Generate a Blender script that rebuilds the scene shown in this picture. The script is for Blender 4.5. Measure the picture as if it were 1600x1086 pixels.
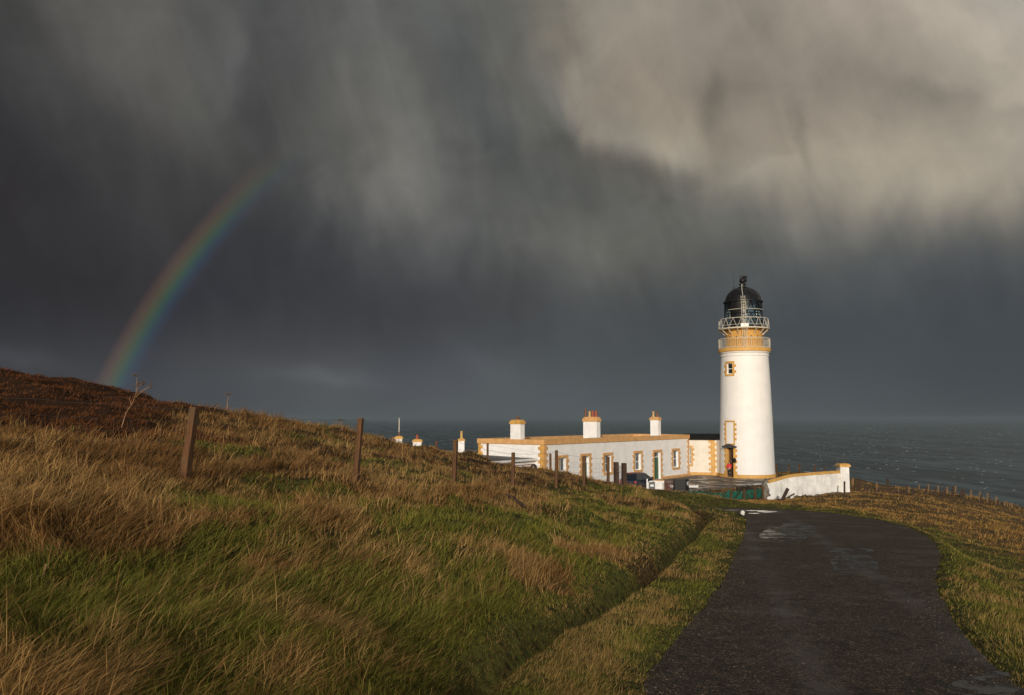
import bpy, bmesh, math, random
import numpy as np
from mathutils import Vector, Matrix

random.seed(7)
rng = np.random.default_rng(11)
R = math.radians
scene = bpy.context.scene
for o in list(bpy.data.objects):
    bpy.data.objects.remove(o)

# ------------------------------------------------------------------ camera
FPX = 1250.0                      # focal length in photo pixels (photo is 1600 wide)
PITCH = math.atan(110 / FPX)
cam_d = bpy.data.cameras.new('camera')
cam_d.sensor_width = 36.0
cam_d.lens = 36.0 * FPX / 1600.0
cam_d.clip_start = 0.1
cam_d.clip_end = 90000
cam = bpy.data.objects.new('camera', cam_d)
scene.collection.objects.link(cam)
cam.location = (0, 0, 0)
cam.rotation_euler = (R(90) + PITCH, 0, 0)
scene.camera = cam
scene.render.resolution_x, scene.render.resolution_y = 1024, 695
scene.render.engine = 'CYCLES'
scene.cycles.max_bounces = 6
scene.cycles.volume_bounces = 0
scene.view_settings.view_transform = 'Standard'
scene.view_settings.look = 'None'
scene.view_settings.exposure = 0.0
scene.view_settings.gamma = 1.0

CT, ST = math.cos(PITCH), math.sin(PITCH)
def ray(px, py):
    """world direction seen at a photo point, scaled so that y = 1"""
    a, b = (px - 800) / FPX, (543 - py) / FPX
    y, z = CT - b * ST, ST + b * CT
    return a / y, z / y
def G(px, py, d):
    u, v = ray(px, py)
    return Vector((u * d, d, v * d))
def Zp(py, d, px=1160):
    return ray(px, py)[1] * d
def azel(px, py):
    u, v = ray(px, py)
    return math.degrees(math.atan(u)), math.degrees(math.atan(v / math.hypot(1, u)))

# ------------------------------------------------------------------ sun
SUN_EL, SUN_AZ = 14.0, 188.0      # bearing clockwise from +Y: low, behind the camera and a little to the left
sun_dir = Vector((math.sin(R(SUN_AZ)) * math.cos(R(SUN_EL)), math.cos(R(SUN_AZ)) * math.cos(R(SUN_EL)), math.sin(R(SUN_EL))))
sun_d = bpy.data.lights.new('sun', 'SUN')
sun_d.energy = 2.85
sun_d.angle = R(0.5)
sun_d.color = (1.0, 0.90, 0.78)
sun = bpy.data.objects.new('sun', sun_d)
scene.collection.objects.link(sun)
sun.rotation_euler = sun_dir.to_track_quat('Z', 'Y').to_euler()

# ------------------------------------------------------------------ node helper
class NT:
    def __init__(s, tree):
        s.t = tree; s.n = tree.nodes; s.l = tree.links
    def new(s, typ, **kw):
        n = s.n.new(typ)
        for k, v in kw.items():
            setattr(n, k, v)
        return n
    def put(s, sock, v):
        if v is None: return
        if isinstance(v, bpy.types.NodeSocket): s.l.new(v, sock)
        else:
            if hasattr(sock, 'default_value'):
                if isinstance(v, (tuple, list)) and len(v) == 3 and len(sock.default_value) == 4: v = (*v, 1)
                sock.default_value = v
    def m(s, op, a, b=None, c=None, clamp=False):
        n = s.new('ShaderNodeMath', operation=op); n.use_clamp = clamp
        s.put(n.inputs[0], a); s.put(n.inputs[1], b); s.put(n.inputs[2], c)
        return n.outputs[0]
    def vm(s, op, a, b=None):
        n = s.new('ShaderNodeVectorMath', operation=op)
        s.put(n.inputs[0], a); s.put(n.inputs[1], b)
        return n.outputs['Value'] if op in ('DOT_PRODUCT', 'LENGTH') else n.outputs[0]
    def mix(s, f, a, b, mode='MIX'):
        n = s.new('ShaderNodeMix', data_type='RGBA', blend_type=mode)
        n.clamp_factor = True
        s.put(n.inputs[0], f); s.put(n.inputs[6], a); s.put(n.inputs[7], b)
        return n.outputs[2]
    def rng(s, v, a, b, c=0.0, d=1.0, smooth=True):
        n = s.new('ShaderNodeMapRange', interpolation_type='SMOOTHSTEP' if smooth else 'LINEAR')
        for i, x in enumerate((v, a, b, c, d)): s.put(n.inputs[i], x)
        return n.outputs[0]
    def xyz(s, x, y, z=0.0):
        n = s.new('ShaderNodeCombineXYZ')
        s.put(n.inputs[0], x); s.put(n.inputs[1], y); s.put(n.inputs[2], z)
        return n.outputs[0]
    def sep(s, v):
        n = s.new('ShaderNodeSeparateXYZ'); s.put(n.inputs[0], v); return n.outputs
    def noise(s, vec, scale, detail=3, rough=0.55, dist=0.0, col=False):
        n = s.new('ShaderNodeTexNoise')
        s.put(n.inputs['Vector'], vec); n.inputs['Scale'].default_value = scale
        n.inputs['Detail'].default_value = detail; n.inputs['Roughness'].default_value = rough
        n.inputs['Distortion'].default_value = dist
        return n.outputs['Color' if col else 'Fac']
    def ramp(s, f, stops, interp='LINEAR'):
        n = s.new('ShaderNodeValToRGB'); cr = n.color_ramp; cr.interpolation = interp
        while len(cr.elements) < len(stops): cr.elements.new(0.5)
        for i, (p, c) in enumerate(stops):
            cr.elements[i].position = p; cr.elements[i].color = (*c, 1) if len(c) == 3 else c
        s.put(n.inputs[0], f)
        return n.outputs[0]

def lin(c):
    return tuple((x / 255 / 12.92) if x / 255 <= 0.04045 else ((x / 255 + 0.055) / 1.055) ** 2.4 for x in c)

# ------------------------------------------------------------------ world: storm sky, clear western sky behind, rainbow
world = bpy.data.worlds.new('World')
scene.world = world
world.use_nodes = True
world.node_tree.nodes.clear()
w = NT(world.node_tree)
geo = w.new('ShaderNodeTexCoord')
dvec = w.vm('NORMALIZE', geo.outputs['Generated'])
dx, dy, dz = w.sep(dvec)
az0 = w.m('MULTIPLY', w.m('ARCTAN2', dx, dy), 57.29578)
el0 = w.m('MULTIPLY', w.m('ARCSINE', dz), 57.29578)
# curtains of falling rain: noise stretched along elevation bends the look-up
pst = w.xyz(w.m('MULTIPLY', az0, 0.13), w.m('MULTIPLY', el0, 0.05), 1.7)
n1 = w.noise(pst, 1.0, 2, 0.5, 1.4)
n2 = w.noise(w.xyz(w.m('MULTIPLY', az0, 0.10), w.m('MULTIPLY', el0, 0.13), 5.1), 1.0, 4, 0.55, 1.0)
n3 = w.noise(w.xyz(w.m('ADD', w.m('MULTIPLY', az0, 0.40), w.m('MULTIPLY', el0, 0.10)), w.m('MULTIPLY', el0, 0.055), 9.3), 1.0, 2, 0.5, 1.0)
up = w.rng(el0, 2.0, 9.0)
el = w.m('ADD', el0, w.m('MULTIPLY', up, w.m('ADD', w.m('MULTIPLY', w.m('SUBTRACT', n1, 0.5), 4.5),
                                            w.m('MULTIPLY', w.m('SUBTRACT', n3, 0.5), 1.2))))
az = w.m('ADD', az0, w.m('MULTIPLY', up, w.m('MULTIPLY', w.m('SUBTRACT', n2, 0.5), 5.0)))
SKY = {
 0:    [(0,(64,63,62)),(100,(60,58,58)),(200,(50,48,52)),(300,(47,46,50)),(400,(44,46,50)),(500,(38,43,51)),(560,(58,61,67)),(600,(62,66,72))],
 150:  [(0,(100,94,87)),(100,(94,89,84)),(200,(72,70,69)),(300,(56,56,58)),(400,(48,50,54)),(510,(42,45,52)),(560,(58,61,67)),(620,(62,66,72))],
 300:  [(0,(90,88,84)),(100,(91,89,85)),(200,(86,84,79)),(300,(60,59,60)),(400,(53,54,57)),(510,(50,51,55)),(565,(68,70,73)),(640,(66,70,75))],
 400:  [(0,(78,79,77)),(100,(77,77,76)),(200,(70,70,69)),(300,(64,63,63)),(400,(55,56,58)),(510,(54,55,59)),(580,(76,78,80)),(650,(70,75,80))],
 520:  [(0,(88,88,85)),(100,(91,90,86)),(200,(94,92,86)),(300,(82,81,78)),(400,(62,63,64)),(510,(57,58,61)),(590,(82,84,85)),(650,(76,82,86))],
 640:  [(0,(94,94,90)),(100,(100,98,92)),(200,(112,107,98)),(280,(122,116,107)),(360,(96,95,90)),(420,(68,69,70)),(520,(60,62,66)),(580,(76,80,84)),(650,(80,86,90))],
 740:  [(0,(92,92,88)),(110,(80,83,82)),(220,(80,83,82)),(310,(92,93,89)),(400,(76,77,76)),(490,(62,63,66)),(560,(76,80,84)),(650,(84,90,94))],
 850:  [(0,(118,114,105)),(110,(112,108,100)),(200,(96,96,92)),(300,(92,93,90)),(400,(86,87,84)),(500,(67,69,72)),(570,(80,85,88)),(650,(86,92,95))],
 950:  [(0,(147,139,127)),(100,(142,134,121)),(190,(140,131,118)),(250,(110,107,100)),(310,(88,90,88)),(400,(98,98,92)),(480,(76,78,79)),(570,(74,79,82)),(650,(85,90,93))],
 1050: [(0,(148,140,128)),(100,(142,133,121)),(180,(138,129,116)),(245,(148,140,126)),(300,(98,98,94)),(390,(98,98,93)),(460,(78,80,81)),(560,(70,75,79)),(650,(84,89,92))],
 1150: [(0,(144,136,124)),(90,(132,124,113)),(160,(124,117,107)),(240,(150,141,127)),(310,(128,123,113)),(360,(100,100,95)),(430,(82,85,85)),(520,(70,75,79)),(650,(83,88,91))],
 1270: [(0,(148,139,127)),(90,(136,128,117)),(180,(142,133,121)),(260,(158,149,134)),(330,(136,130,119)),(390,(98,98,95)),(440,(78,81,83)),(520,(70,75,79)),(650,(80,85,88))],
 1400: [(0,(162,153,140)),(90,(150,141,129)),(150,(140,132,121)),(220,(163,154,139)),(310,(152,144,130)),(360,(124,119,109)),(410,(80,83,84)),(520,(70,75,79)),(650,(77,82,85))],
 1500: [(0,(172,163,150)),(90,(170,161,147)),(160,(152,144,131)),(230,(164,155,140)),(310,(148,140,127)),(355,(105,103,97)),(400,(76,79,82)),(520,(68,73,77)),(650,(74,79,82))],
 1600: [(0,(166,159,149)),(90,(175,166,153)),(200,(168,159,145)),(290,(162,152,138)),(335,(118,114,105)),(380,(80,82,83)),(520,(66,71,75)),(650,(70,75,79))],
}
ELO, EHI = -4.0, 36.0
# the table is a set of colours by direction; cloud edges run down to the right, so it is
# interpolated with a metric stretched along that diagonal and laid out on slanting columns
_pts = np.array([(px, py) for px in SKY for py, c in SKY[px]], float)
def _cool(px, c):
    L_ = sum(c)/3; f_ = 0.40 if px < 800 else 0.0
    return tuple(v*(1-f_)+q_*L_*f_ for v, q_ in zip(c, (0.975, 1.0, 1.015)))
_col = np.array([[math.log(v) for v in lin(_cool(px, c))] for px in SKY for py, c in SKY[px]])
def _met(p):
    s_ = np.clip((430-p[:, 1])/120, 0, 1)
    u_ = p[:, 0] + 0.55*(430-np.minimum(p[:, 1], 430)); return np.stack([u_, p[:, 1]*0.80], 1)
_m = _met(_pts); _D = np.sqrt(((_m[:, None]-_m[None])**2).sum(-1)+400.0)
_W = np.linalg.solve(_D + np.eye(len(_pts))*-6.0, _col - _col.mean(0))
def skycol(px, py):
    q_ = _met(np.array([[min(max(px, -40), 1640), max(py, -5)]], float)); d_ = np.sqrt(((q_[:, None]-_m[None])**2).sum(-1)+400.0)
    return tuple(float(min(max(v, 0.012), 0.5)) for v in np.exp(d_@_W + _col.mean(0))[0])
def proj(a_, e_):
    d_ = (math.sin(R(a_))*math.cos(R(e_)), math.cos(R(a_))*math.cos(R(e_)), math.sin(R(e_)))
    yy = d_[1]*CT + d_[2]*ST; zz = -d_[1]*ST + d_[2]*CT
    return 800+FPX*d_[0]/max(yy, .2), 543-FPX*zz/max(yy, .2)
E43 = azel(800, 430)[1]
SH = 0.55
elf = w.m('DIVIDE', w.m('SUBTRACT', el, ELO), EHI - ELO, clamp=True)
azs = w.m('ADD', az, w.m('MULTIPLY', w.m('SUBTRACT', w.m('MAXIMUM', el, E43), E43), SH))
cur = None; prev = None
for a in np.arange(-38, 54, 4.2):
    st = []
    for e_ in (-4, 0.5, 2.3, 4, 5.5, 7, 8.2, 9.4, 10.6, 11.8, 13, 14.2, 15.4, 16.6, 17.8, 19, 20.4, 22, 24, 26, 28.5, 32, 36):
        px, py = proj(a - SH*(max(e_, E43)-E43), e_); st.append(((e_-ELO)/(EHI-ELO), skycol(px, py)))
    colr = w.ramp(elf, st, 'B_SPLINE')
    cur = colr if cur is None else w.mix(w.rng(azs, prev, float(a)), cur, colr)
    prev = float(a)
# finer streaks and a few long dark wisps in the bright cloud
fine = w.noise(w.xyz(w.m('ADD', w.m('MULTIPLY', az0, 0.42), w.m('MULTIPLY', el0, 0.14)), w.m('MULTIPLY', el0, 0.12), 3.3), 1.0, 3, 0.5, 1.2)
mottle = w.noise(w.xyz(w.m('MULTIPLY', az0, 0.16), w.m('MULTIPLY', el0, 0.13), 21.0), 1.0, 5, 0.55, 1.2)
k = w.m('ADD', w.m('MULTIPLY', w.m('MULTIPLY', w.m('SUBTRACT', fine, 0.5), 0.26), up), 1.0)
k = w.m('MULTIPLY', k, w.m('ADD', w.m('MULTIPLY', w.m('MULTIPLY', w.m('SUBTRACT', mottle, 0.5), 0.34), up), 1.0))
wob = w.noise(w.xyz(w.m('MULTIPLY', az0, 0.25), w.m('MULTIPLY', el0, 0.25), 31.0), 1.0, 4, 0.6)
wobs = w.m('MULTIPLY', w.m('SUBTRACT', wob, 0.5), 2.2)
def wisp(px, py, sx, sy, ang, amp):
    """soft elongated cloud feature at a direction; sx, sy are its half sizes in degrees"""
    global k
    a_, e_ = azel(px, py)
    da = w.m('ADD', w.m('SUBTRACT', az0, a_), wobs); de = w.m('ADD', w.m('SUBTRACT', el0, e_), wobs)
    c, s_ = math.cos(R(ang)), math.sin(R(ang))
    u_ = w.m('DIVIDE', w.m('ADD', w.m('MULTIPLY', da, c), w.m('MULTIPLY', de, s_)), sx)
    v_ = w.m('DIVIDE', w.m('SUBTRACT', w.m('MULTIPLY', de, c), w.m('MULTIPLY', da, s_)), sy)
    g_ = w.m('EXPONENT', w.m('MULTIPLY', w.m('ADD', w.m('MULTIPLY', u_, u_), w.m('MULTIPLY', v_, v_)), -1.0))
    k = w.m('MULTIPLY', k, w.m('ADD', w.m('MULTIPLY', g_, amp), 1.0))
for a in [(1112,160,0.8,2.4,-10,-0.24),(1165,132,3.0,0.8,5,-0.12),(1252,215,0.45,3.4,8,-0.17),(1440,138,3.6,0.7,-26,-0.17),
          (970,258,4.0,0.8,-18,-0.14),(655,235,1.6,3.2,14,0.12),(368,110,0.6,3.6,-6,0.14),(1010,232,2.6,0.8,-18,0.10),(1180,272,2.2,1.0,-20,0.10),
          (1450,300,2.0,1.6,0,0.10),(500,588,3.6,0.6,-5,0.28),(760,565,3.2,1.3,-25,0.16),(30,560,2.5,0.7,-10,0.3),
          (1130,225,0.9,2.2,8,-0.12),(930,400,1.0,2.6,-10,0.12),(1300,372,1.2,2.2,10,-0.10),(1060,300,1.0,2.0,10,0.12)]:
    wisp(*a)
# billows: domain-warped noise, isotropic, mostly in the bright cloud
wrp = w.noise(w.xyz(w.m('MULTIPLY', az0, 0.07), w.m('MULTIPLY', el0, 0.09), 44.0), 1.0, 3, 0.5, 0.0, col=True)
pv_ = w.vm('ADD', w.xyz(w.m('MULTIPLY', az0, 0.11), w.m('MULTIPLY', el0, 0.13), 2.0), w.vm('MULTIPLY', wrp, (2.2, 2.2, 2.2)))
bil = w.noise(pv_, 1.0, 5, 0.52, 0.5)
k = w.m('MULTIPLY', k, w.m('ADD', w.m('MULTIPLY', w.m('MULTIPLY', w.m('SUBTRACT', bil, 0.5), w.rng(el0, 4.0, 13.0, 0.2, 0.6)), 1.0), 1.0))
ewob = w.m('MULTIPLY', w.m('SUBTRACT', w.noise(w.xyz(w.m('MULTIPLY', az0, 0.30), w.m('MULTIPLY', el0, 0.16), 12.0), 1.0, 4, 0.55, 1.0), 0.5), 3.0)
def cloud_edge(pts, vertical, amp, soft, decay):
    """a defined cloud edge through directions pts; bright above it (or to its left if vertical)"""
    global k
    ae = [azel(*p) for p in pts]
    if vertical: ae = [(e, a) for a, e in ae]; cx_, cy_ = el0, az0
    else: cx_, cy_ = az0, el0
    ae.sort(); lo, hi = ae[0][0], ae[-1][0]; mn = min(v[1] for v in ae)-1; mx = max(v[1] for v in ae)+1
    f_ = w.m('DIVIDE', w.m('SUBTRACT', cx_, lo), hi-lo, clamp=True)
    rv_ = w.ramp(f_, [((a-lo)/(hi-lo), ((v-mn)/(mx-mn),)*3) for a, v in ae], 'EASE')
    edge = w.m('MULTIPLY_ADD', w.sep(rv_)[0], mx-mn, mn)
    d_ = w.m('ADD', w.m('SUBTRACT', cy_, edge), ewob)
    if vertical: d_ = w.m('MULTIPLY', d_, -1.0)
    shape = w.m('SUBTRACT', w.m('MULTIPLY', w.rng(d_, -soft, soft), 2.0), 1.0)
    dec = w.m('EXPONENT', w.m('MULTIPLY', w.m('MULTIPLY', w.m('DIVIDE', d_, decay), w.m('DIVIDE', d_, decay)), -1.0))
    ends = w.m('MULTIPLY', w.rng(cx_, lo, lo+(hi-lo)*.18), w.rng(cx_, hi, hi-(hi-lo)*.18 if not vertical and hi < 30 or vertical else hi+3))
    k = w.m('MULTIPLY', k, w.m('ADD', w.m('MULTIPLY', w.m('MULTIPLY', shape, dec), w.m('MULTIPLY', ends, amp)), 1.0))
cloud_edge([(820,120),(870,180),(920,222),(980,248),(1060,266),(1130,275)], False, 0.19, 1.2, 3.2)
cloud_edge([(1090,285),(1150,300),(1230,338),(1320,372),(1400,392),(1450,385),(1490,352),(1550,348),(1640,330)], False, 0.13, 1.6, 3.2)
cloud_edge([(600,20),(632,90),(652,150),(672,200),(700,250),(712,320)], True, 0.10, 1.2, 3.0)
cloud_edge([(378,0),(384,60),(376,120),(362,170),(340,215)], True, 0.12, 0.9, 2.8)
cloud_edge([(1270,110),(1330,112),(1400,122),(1460,142),(1510,175)], False, 0.09, 0.5, 1.6)
n_ = w.new('ShaderNodeVectorMath', operation='SCALE'); w.put(n_.inputs[0], cur); w.put(n_.inputs['Scale'], k)
storm = n_.outputs[0]
# rainbow: 42 degrees round the point opposite the sun
anti = Vector((math.sin(R(12.5))*math.cos(R(12.5)), math.cos(R(12.5))*math.cos(R(12.5)), -math.sin(R(12.5))))
ang = w.m('MULTIPLY', w.m('ARCCOSINE', w.vm('DOT_PRODUCT', dvec, tuple(anti))), 57.29578)
rb = w.ramp(w.m('DIVIDE', w.m('SUBTRACT', ang, 40.05), 2.5, clamp=True),
            [(0.0, (0.004, 0.004, 0.006)), (0.16, (0.008, 0.008, 0.018)), (0.32, (0.004, 0.022, 0.050)), (0.47, (0.012, 0.056, 0.032)),
             (0.60, (0.042, 0.052, 0.014)), (0.74, (0.066, 0.034, 0.016)), (0.90, (0.032, 0.012, 0.008)), (1.0, (0, 0, 0))], 'B_SPLINE')
rmask = w.m('MULTIPLY', w.m('MULTIPLY', w.rng(el0, 20.0, 10.0), w.rng(el0, -2.0, 3.0)), w.rng(az0, 0.0, -6.0))
n_ = w.new('ShaderNodeVectorMath', operation='SCALE'); w.put(n_.inputs[0], rb); w.put(n_.inputs['Scale'], w.m('MULTIPLY', rmask, 0.80))
storm = w.vm('ADD', storm, n_.outputs[0])
skyt = w.new('ShaderNodeTexSky', sky_type='NISHITA')
skyt.sun_disc = False
skyt.sun_elevation = R(SUN_EL)
skyt.sun_rotation = R(SUN_AZ)
bgA = w.new('ShaderNodeBackground'); w.put(bgA.inputs[0], storm); bgA.inputs[1].default_value = 1.05
bgB = w.new('ShaderNodeBackground'); w.put(bgB.inputs[0], skyt.outputs[0]); bgB.inputs[1].default_value = 0.10
mixs = w.new('ShaderNodeMixShader')
back = w.rng(dy, 0.35, -0.45)
w.put(mixs.inputs[0], back); w.l.new(bgA.outputs[0], mixs.inputs[1]); w.l.new(bgB.outputs[0], mixs.inputs[2])
wo = w.new('ShaderNodeOutputWorld'); w.l.new(mixs.outputs[0], wo.inputs[0])

# ------------------------------------------------------------------ object helpers
C = scene.collection
class MB:
    """collects faces; build() links them as one mesh object. M maps local coordinates to world."""
    def __init__(s, M=None):
        s.v = []; s.f = []; s.M = M or Matrix.Identity(4)
    def vert(s, p):
        s.v.append(tuple(s.M @ Vector(p))); return len(s.v) - 1
    def face(s, pts):
        s.f.append([s.vert(p) for p in pts])
    def box(s, x0, x1, y0, y1, z0, z1, ch=0.0):
        b = [s.vert(p) for p in ((x0,y0,z0),(x1,y0,z0),(x1,y1,z0),(x0,y1,z0),(x0,y0,z1),(x1,y0,z1),(x1,y1,z1),(x0,y1,z1))]
        for q in ((3,2,1,0),(4,5,6,7),(0,1,5,4),(1,2,6,5),(2,3,7,6),(3,0,4,7)): s.f.append([b[i] for i in q])
    def hexa(s, bot, top):
        b = [s.vert(p) for p in bot] + [s.vert(p) for p in top]
        n = len(bot)
        s.f.append(b[:n][::-1]); s.f.append(b[n:])
        for i in range(n): s.f.append([b[i], b[(i+1)%n], b[n+(i+1)%n], b[n+i]])
    def tube(s, pts, rad, seg=6):
        pts = [Vector(p) for p in pts]
        if not isinstance(rad, (list, tuple)): rad = [rad] * len(pts)
        rings = []
        for i, p in enumerate(pts):
            d = (pts[min(i+1, len(pts)-1)] - pts[max(i-1, 0)]).normalized()
            a = d.cross(Vector((0,0,1)) if abs(d.z) < 0.9 else Vector((1,0,0))).normalized(); b = d.cross(a)
            rings.append([s.vert(p + (a*math.cos(t) + b*math.sin(t)) * rad[i]) for t in [2*math.pi*j/seg for j in range(seg)]])
        for r0, r1 in zip(rings, rings[1:]):
            for j in range(seg): s.f.append([r0[j], r0[(j+1)%seg], r1[(j+1)%seg], r1[j]])
        s.f.append(rings[0][::-1]); s.f.append(rings[-1])
    def lathe(s, prof, seg=48, cap=True, a0=0.0, a1=2*math.pi):
        full = abs(a1 - a0 - 2*math.pi) < 1e-6
        n = seg if full else seg + 1
        rings = []
        for r, z in prof:
            rings.append([s.vert((r*math.cos(a0+(a1-a0)*j/seg), r*math.sin(a0+(a1-a0)*j/seg), z)) for j in range(n)])
        for r0, r1 in zip(rings, rings[1:]):
            for j in range(seg):
                k2 = (j+1) % n
                s.f.append([r0[j], r0[k2], r1[k2], r1[j]])
        if cap and full:
            s.f.append(rings[0][::-1]); s.f.append(rings[-1])
    def build(s, name, mat, parent=None, smooth=False, bevel=0.0, label=None, autos=None):
        me = bpy.data.meshes.new(name); me.from_pydata(s.v, [], s.f)
        bm = bmesh.new(); bm.from_mesh(me)
        bmesh.ops.remove_doubles(bm, verts=bm.verts, dist=1e-5)
        bmesh.ops.recalc_face_normals(bm, faces=bm.faces)
        if bevel:
            es = [e for e in bm.edges if len(e.link_faces) == 2 and e.calc_face_angle(0) > 0.6]
            bmesh.ops.bevel(bm, geom=es, offset=bevel, segments=1, affect='EDGES', clamp_overlap=True)
        bm.to_mesh(me); bm.free()
        if autos is not None or smooth:
            me.shade_smooth()
            if autos is not None:
                me.set_sharp_from_angle(angle=R(autos))
        if mat: me.materials.append(mat)
        o = bpy.data.objects.new(name, me); C.objects.link(o)
        if parent: o.parent = parent; o.matrix_parent_inverse = Matrix.Translation(-parent.location)
        if label: o['label'] = label
        return o
def thing(name, label, cat, loc=(0, 0, 0), group=None):
    """Empty at the thing's base; children are authored in world coordinates"""
    o = bpy.data.objects.new(name, None); C.objects.link(o)
    o.location = loc; o.empty_display_size = 0.3
    o['label'] = label; o['category'] = cat
    if group: o['group'] = group
    return o
def tag(o, label=None, cat=None, group=None, kind=None):
    for k_, v_ in (('label', label), ('category', cat), ('group', group), ('kind', kind)):
        if v_: o[k_] = v_
    return o
def frame(o, ex, up=(0, 0, 1)):
    """local x along ex, z up, y = inward (away from viewer side): y = up x ex"""
    ex = Vector(ex).normalized(); up = Vector(up); ey = up.cross(ex).normalized()
    M = Matrix((ex, ey, up)).transposed().to_4x4(); M.translation = Vector(o)
    return M

# ------------------------------------------------------------------ materials
def mat(name, base, rough=0.7, var=0.15, scale=3.0, bump=0.0, bscale=20.0, metal=0.0, spec=0.5, col2=None, streak=0.0, coord='Object', detail=5):
    m_ = bpy.data.materials.new(name); m_.use_nodes = True; m_.node_tree.nodes.clear()
    t = NT(m_.node_tree)
    tc = t.new('ShaderNodeTexCoord').outputs[coord]
    bs = t.new('ShaderNodeBsdfPrincipled')
    nz = t.noise(tc, scale, detail, 0.6)
    f = t.rng(nz, 0.3, 0.7)
    c2 = col2 or tuple(c * (1 - var * 2) for c in base)
    col = t.mix(t.m('MULTIPLY', f, 1.0 if col2 else 1.0), tuple(base), tuple(c2))
    if not col2:
        col = t.mix(f, tuple(min(1, c * (1 + var * .4)) for c in base), tuple(c * (1 - var) for c in base))
    if streak:
        x, y, z = t.sep(tc)
        sn = t.noise(t.xyz(t.m('MULTIPLY', x, 3.0), t.m('MULTIPLY', y, 3.0), t.m('MULTIPLY', z, 0.35)), 1.0, 5, 0.65)
        col = t.mix(t.m('MULTIPLY', t.rng(sn, 0.52, 0.75), streak), col, tuple(c * 0.45 * q for c, q in zip(base, (1.0, 0.95, 0.85))))
    t.put(bs.inputs['Base Color'], col)
    bs.inputs['Roughness'].default_value = rough; bs.inputs['Metallic'].default_value = metal
    bs.inputs['Specular IOR Level'].default_value = spec
    if bump:
        bn = t.new('ShaderNodeBump'); bn.inputs['Strength'].default_value = 0.8; bn.inputs['Distance'].default_value = bump
        t.put(bn.inputs['Height'], t.noise(tc, bscale, 5, 0.6)); t.l.new(bn.outputs[0], bs.inputs['Normal'])
    o = t.new('ShaderNodeOutputMaterial'); t.l.new(bs.outputs[0], o.inputs[0])
    return m_
M_ = {}
M_['tower_white'] = mat('tower_white', (0.80, 0.785, 0.755), 0.6, 0.05, 0.9, 0.008, 12, streak=0.16)
M_['white'] = mat('white_render', (0.86, 0.84, 0.81), 0.75, 0.08, 1.3, 0.02, 6, streak=0.16)
M_['link_white'] = mat('cream_render', (0.76, 0.70, 0.60), 0.75, 0.08, 1.3, 0.01, 8, streak=0.08)
M_['wall_white'] = mat('weathered_white', (0.82, 0.80, 0.76), 0.8, 0.2, 1.6, 0.03, 5, streak=0.45)
M_['ochre'] = mat('ochre_paint', (0.62, 0.345, 0.085), 0.6, 0.18, 2.5, 0.005, 14, streak=0.2)
M_['peach'] = mat('faded_ochre_paint', (0.66, 0.365, 0.14), 0.65, 0.2, 2.5, 0.005, 14, streak=0.25)
M_['black'] = mat('black_paint', (0.009, 0.009, 0.010), 0.45, 0.4, 3, 0.004, 10, spec=0.3)
M_['matt_black'] = mat('black_felt', (0.010, 0.010, 0.011), 0.9, 0.3, 3, spec=0.15)
M_['cream'] = mat('cream_metal', (0.62, 0.58, 0.48), 0.5, 0.15, 6)
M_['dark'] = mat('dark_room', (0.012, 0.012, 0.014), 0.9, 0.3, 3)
M_['slate'] = mat('slate_roof', (0.055, 0.055, 0.06), 0.6, 0.3, 2, 0.02, 8, streak=0.2)
M_['roof_grey'] = mat('grey_flat_roof', (0.22, 0.21, 0.20), 0.7, 0.3, 1.2)
M_['winframe'] = mat('white_window_paint', (0.8, 0.8, 0.78), 0.4, 0.05, 4)
M_['green'] = mat('green_door_paint', (0.015, 0.09, 0.045), 0.4, 0.2, 5)
M_['brown'] = mat('brown_boards', (0.10, 0.055, 0.028), 0.6, 0.35, 3)
M_['pot_red'] = mat('red_clay', (0.33, 0.08, 0.035), 0.7, 0.3, 6)
M_['pot_buff'] = mat('buff_clay', (0.55, 0.36, 0.13), 0.7, 0.25, 6)
M_['pot_dark'] = mat('sooty_clay', (0.16, 0.08, 0.045), 0.7, 0.4, 6)
M_['steel'] = mat('grey_steel', (0.35, 0.35, 0.34), 0.45, 0.2, 6, metal=0.5)
M_['wire'] = mat('rusty_wire', (0.13, 0.11, 0.10), 0.6, 0.3, 4, metal=0.4)
M_['navy'] = mat('navy_car_paint', (0.008, 0.012, 0.026), 0.22, 0.1, 2, spec=0.8)
M_['tyre'] = mat('tyre_rubber', (0.02, 0.02, 0.02), 0.8, 0.2, 4)
M_['redlamp'] = mat('red_lens', (0.45, 0.03, 0.02), 0.2, 0.1, 4)
M_['plate'] = mat('yellow_plate', (0.6, 0.45, 0.05), 0.4, 0.1, 4)
M_['plastic_black'] = mat('black_plastic', (0.02, 0.02, 0.022), 0.45, 0.3, 4)
M_['rock'] = mat('stone', (0.24, 0.20, 0.16), 0.85, 0.4, 4, 0.03, 9, col2=(0.10, 0.09, 0.06))
M_['whiterock'] = mat('whitewashed_stone', (0.75, 0.73, 0.66), 0.8, 0.2, 8, 0.01, 25)
M_['skin'] = mat('skin', (0.55, 0.32, 0.22), 0.6, 0.05, 10)
M_['red'] = mat('red_cloth', (0.62, 0.02, 0.03), 0.8, 0.12, 10, 0.004, 40)
M_['blackcloth'] = mat('black_cloth', (0.016, 0.016, 0.02), 0.85, 0.2, 10, 0.004, 40)

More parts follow.
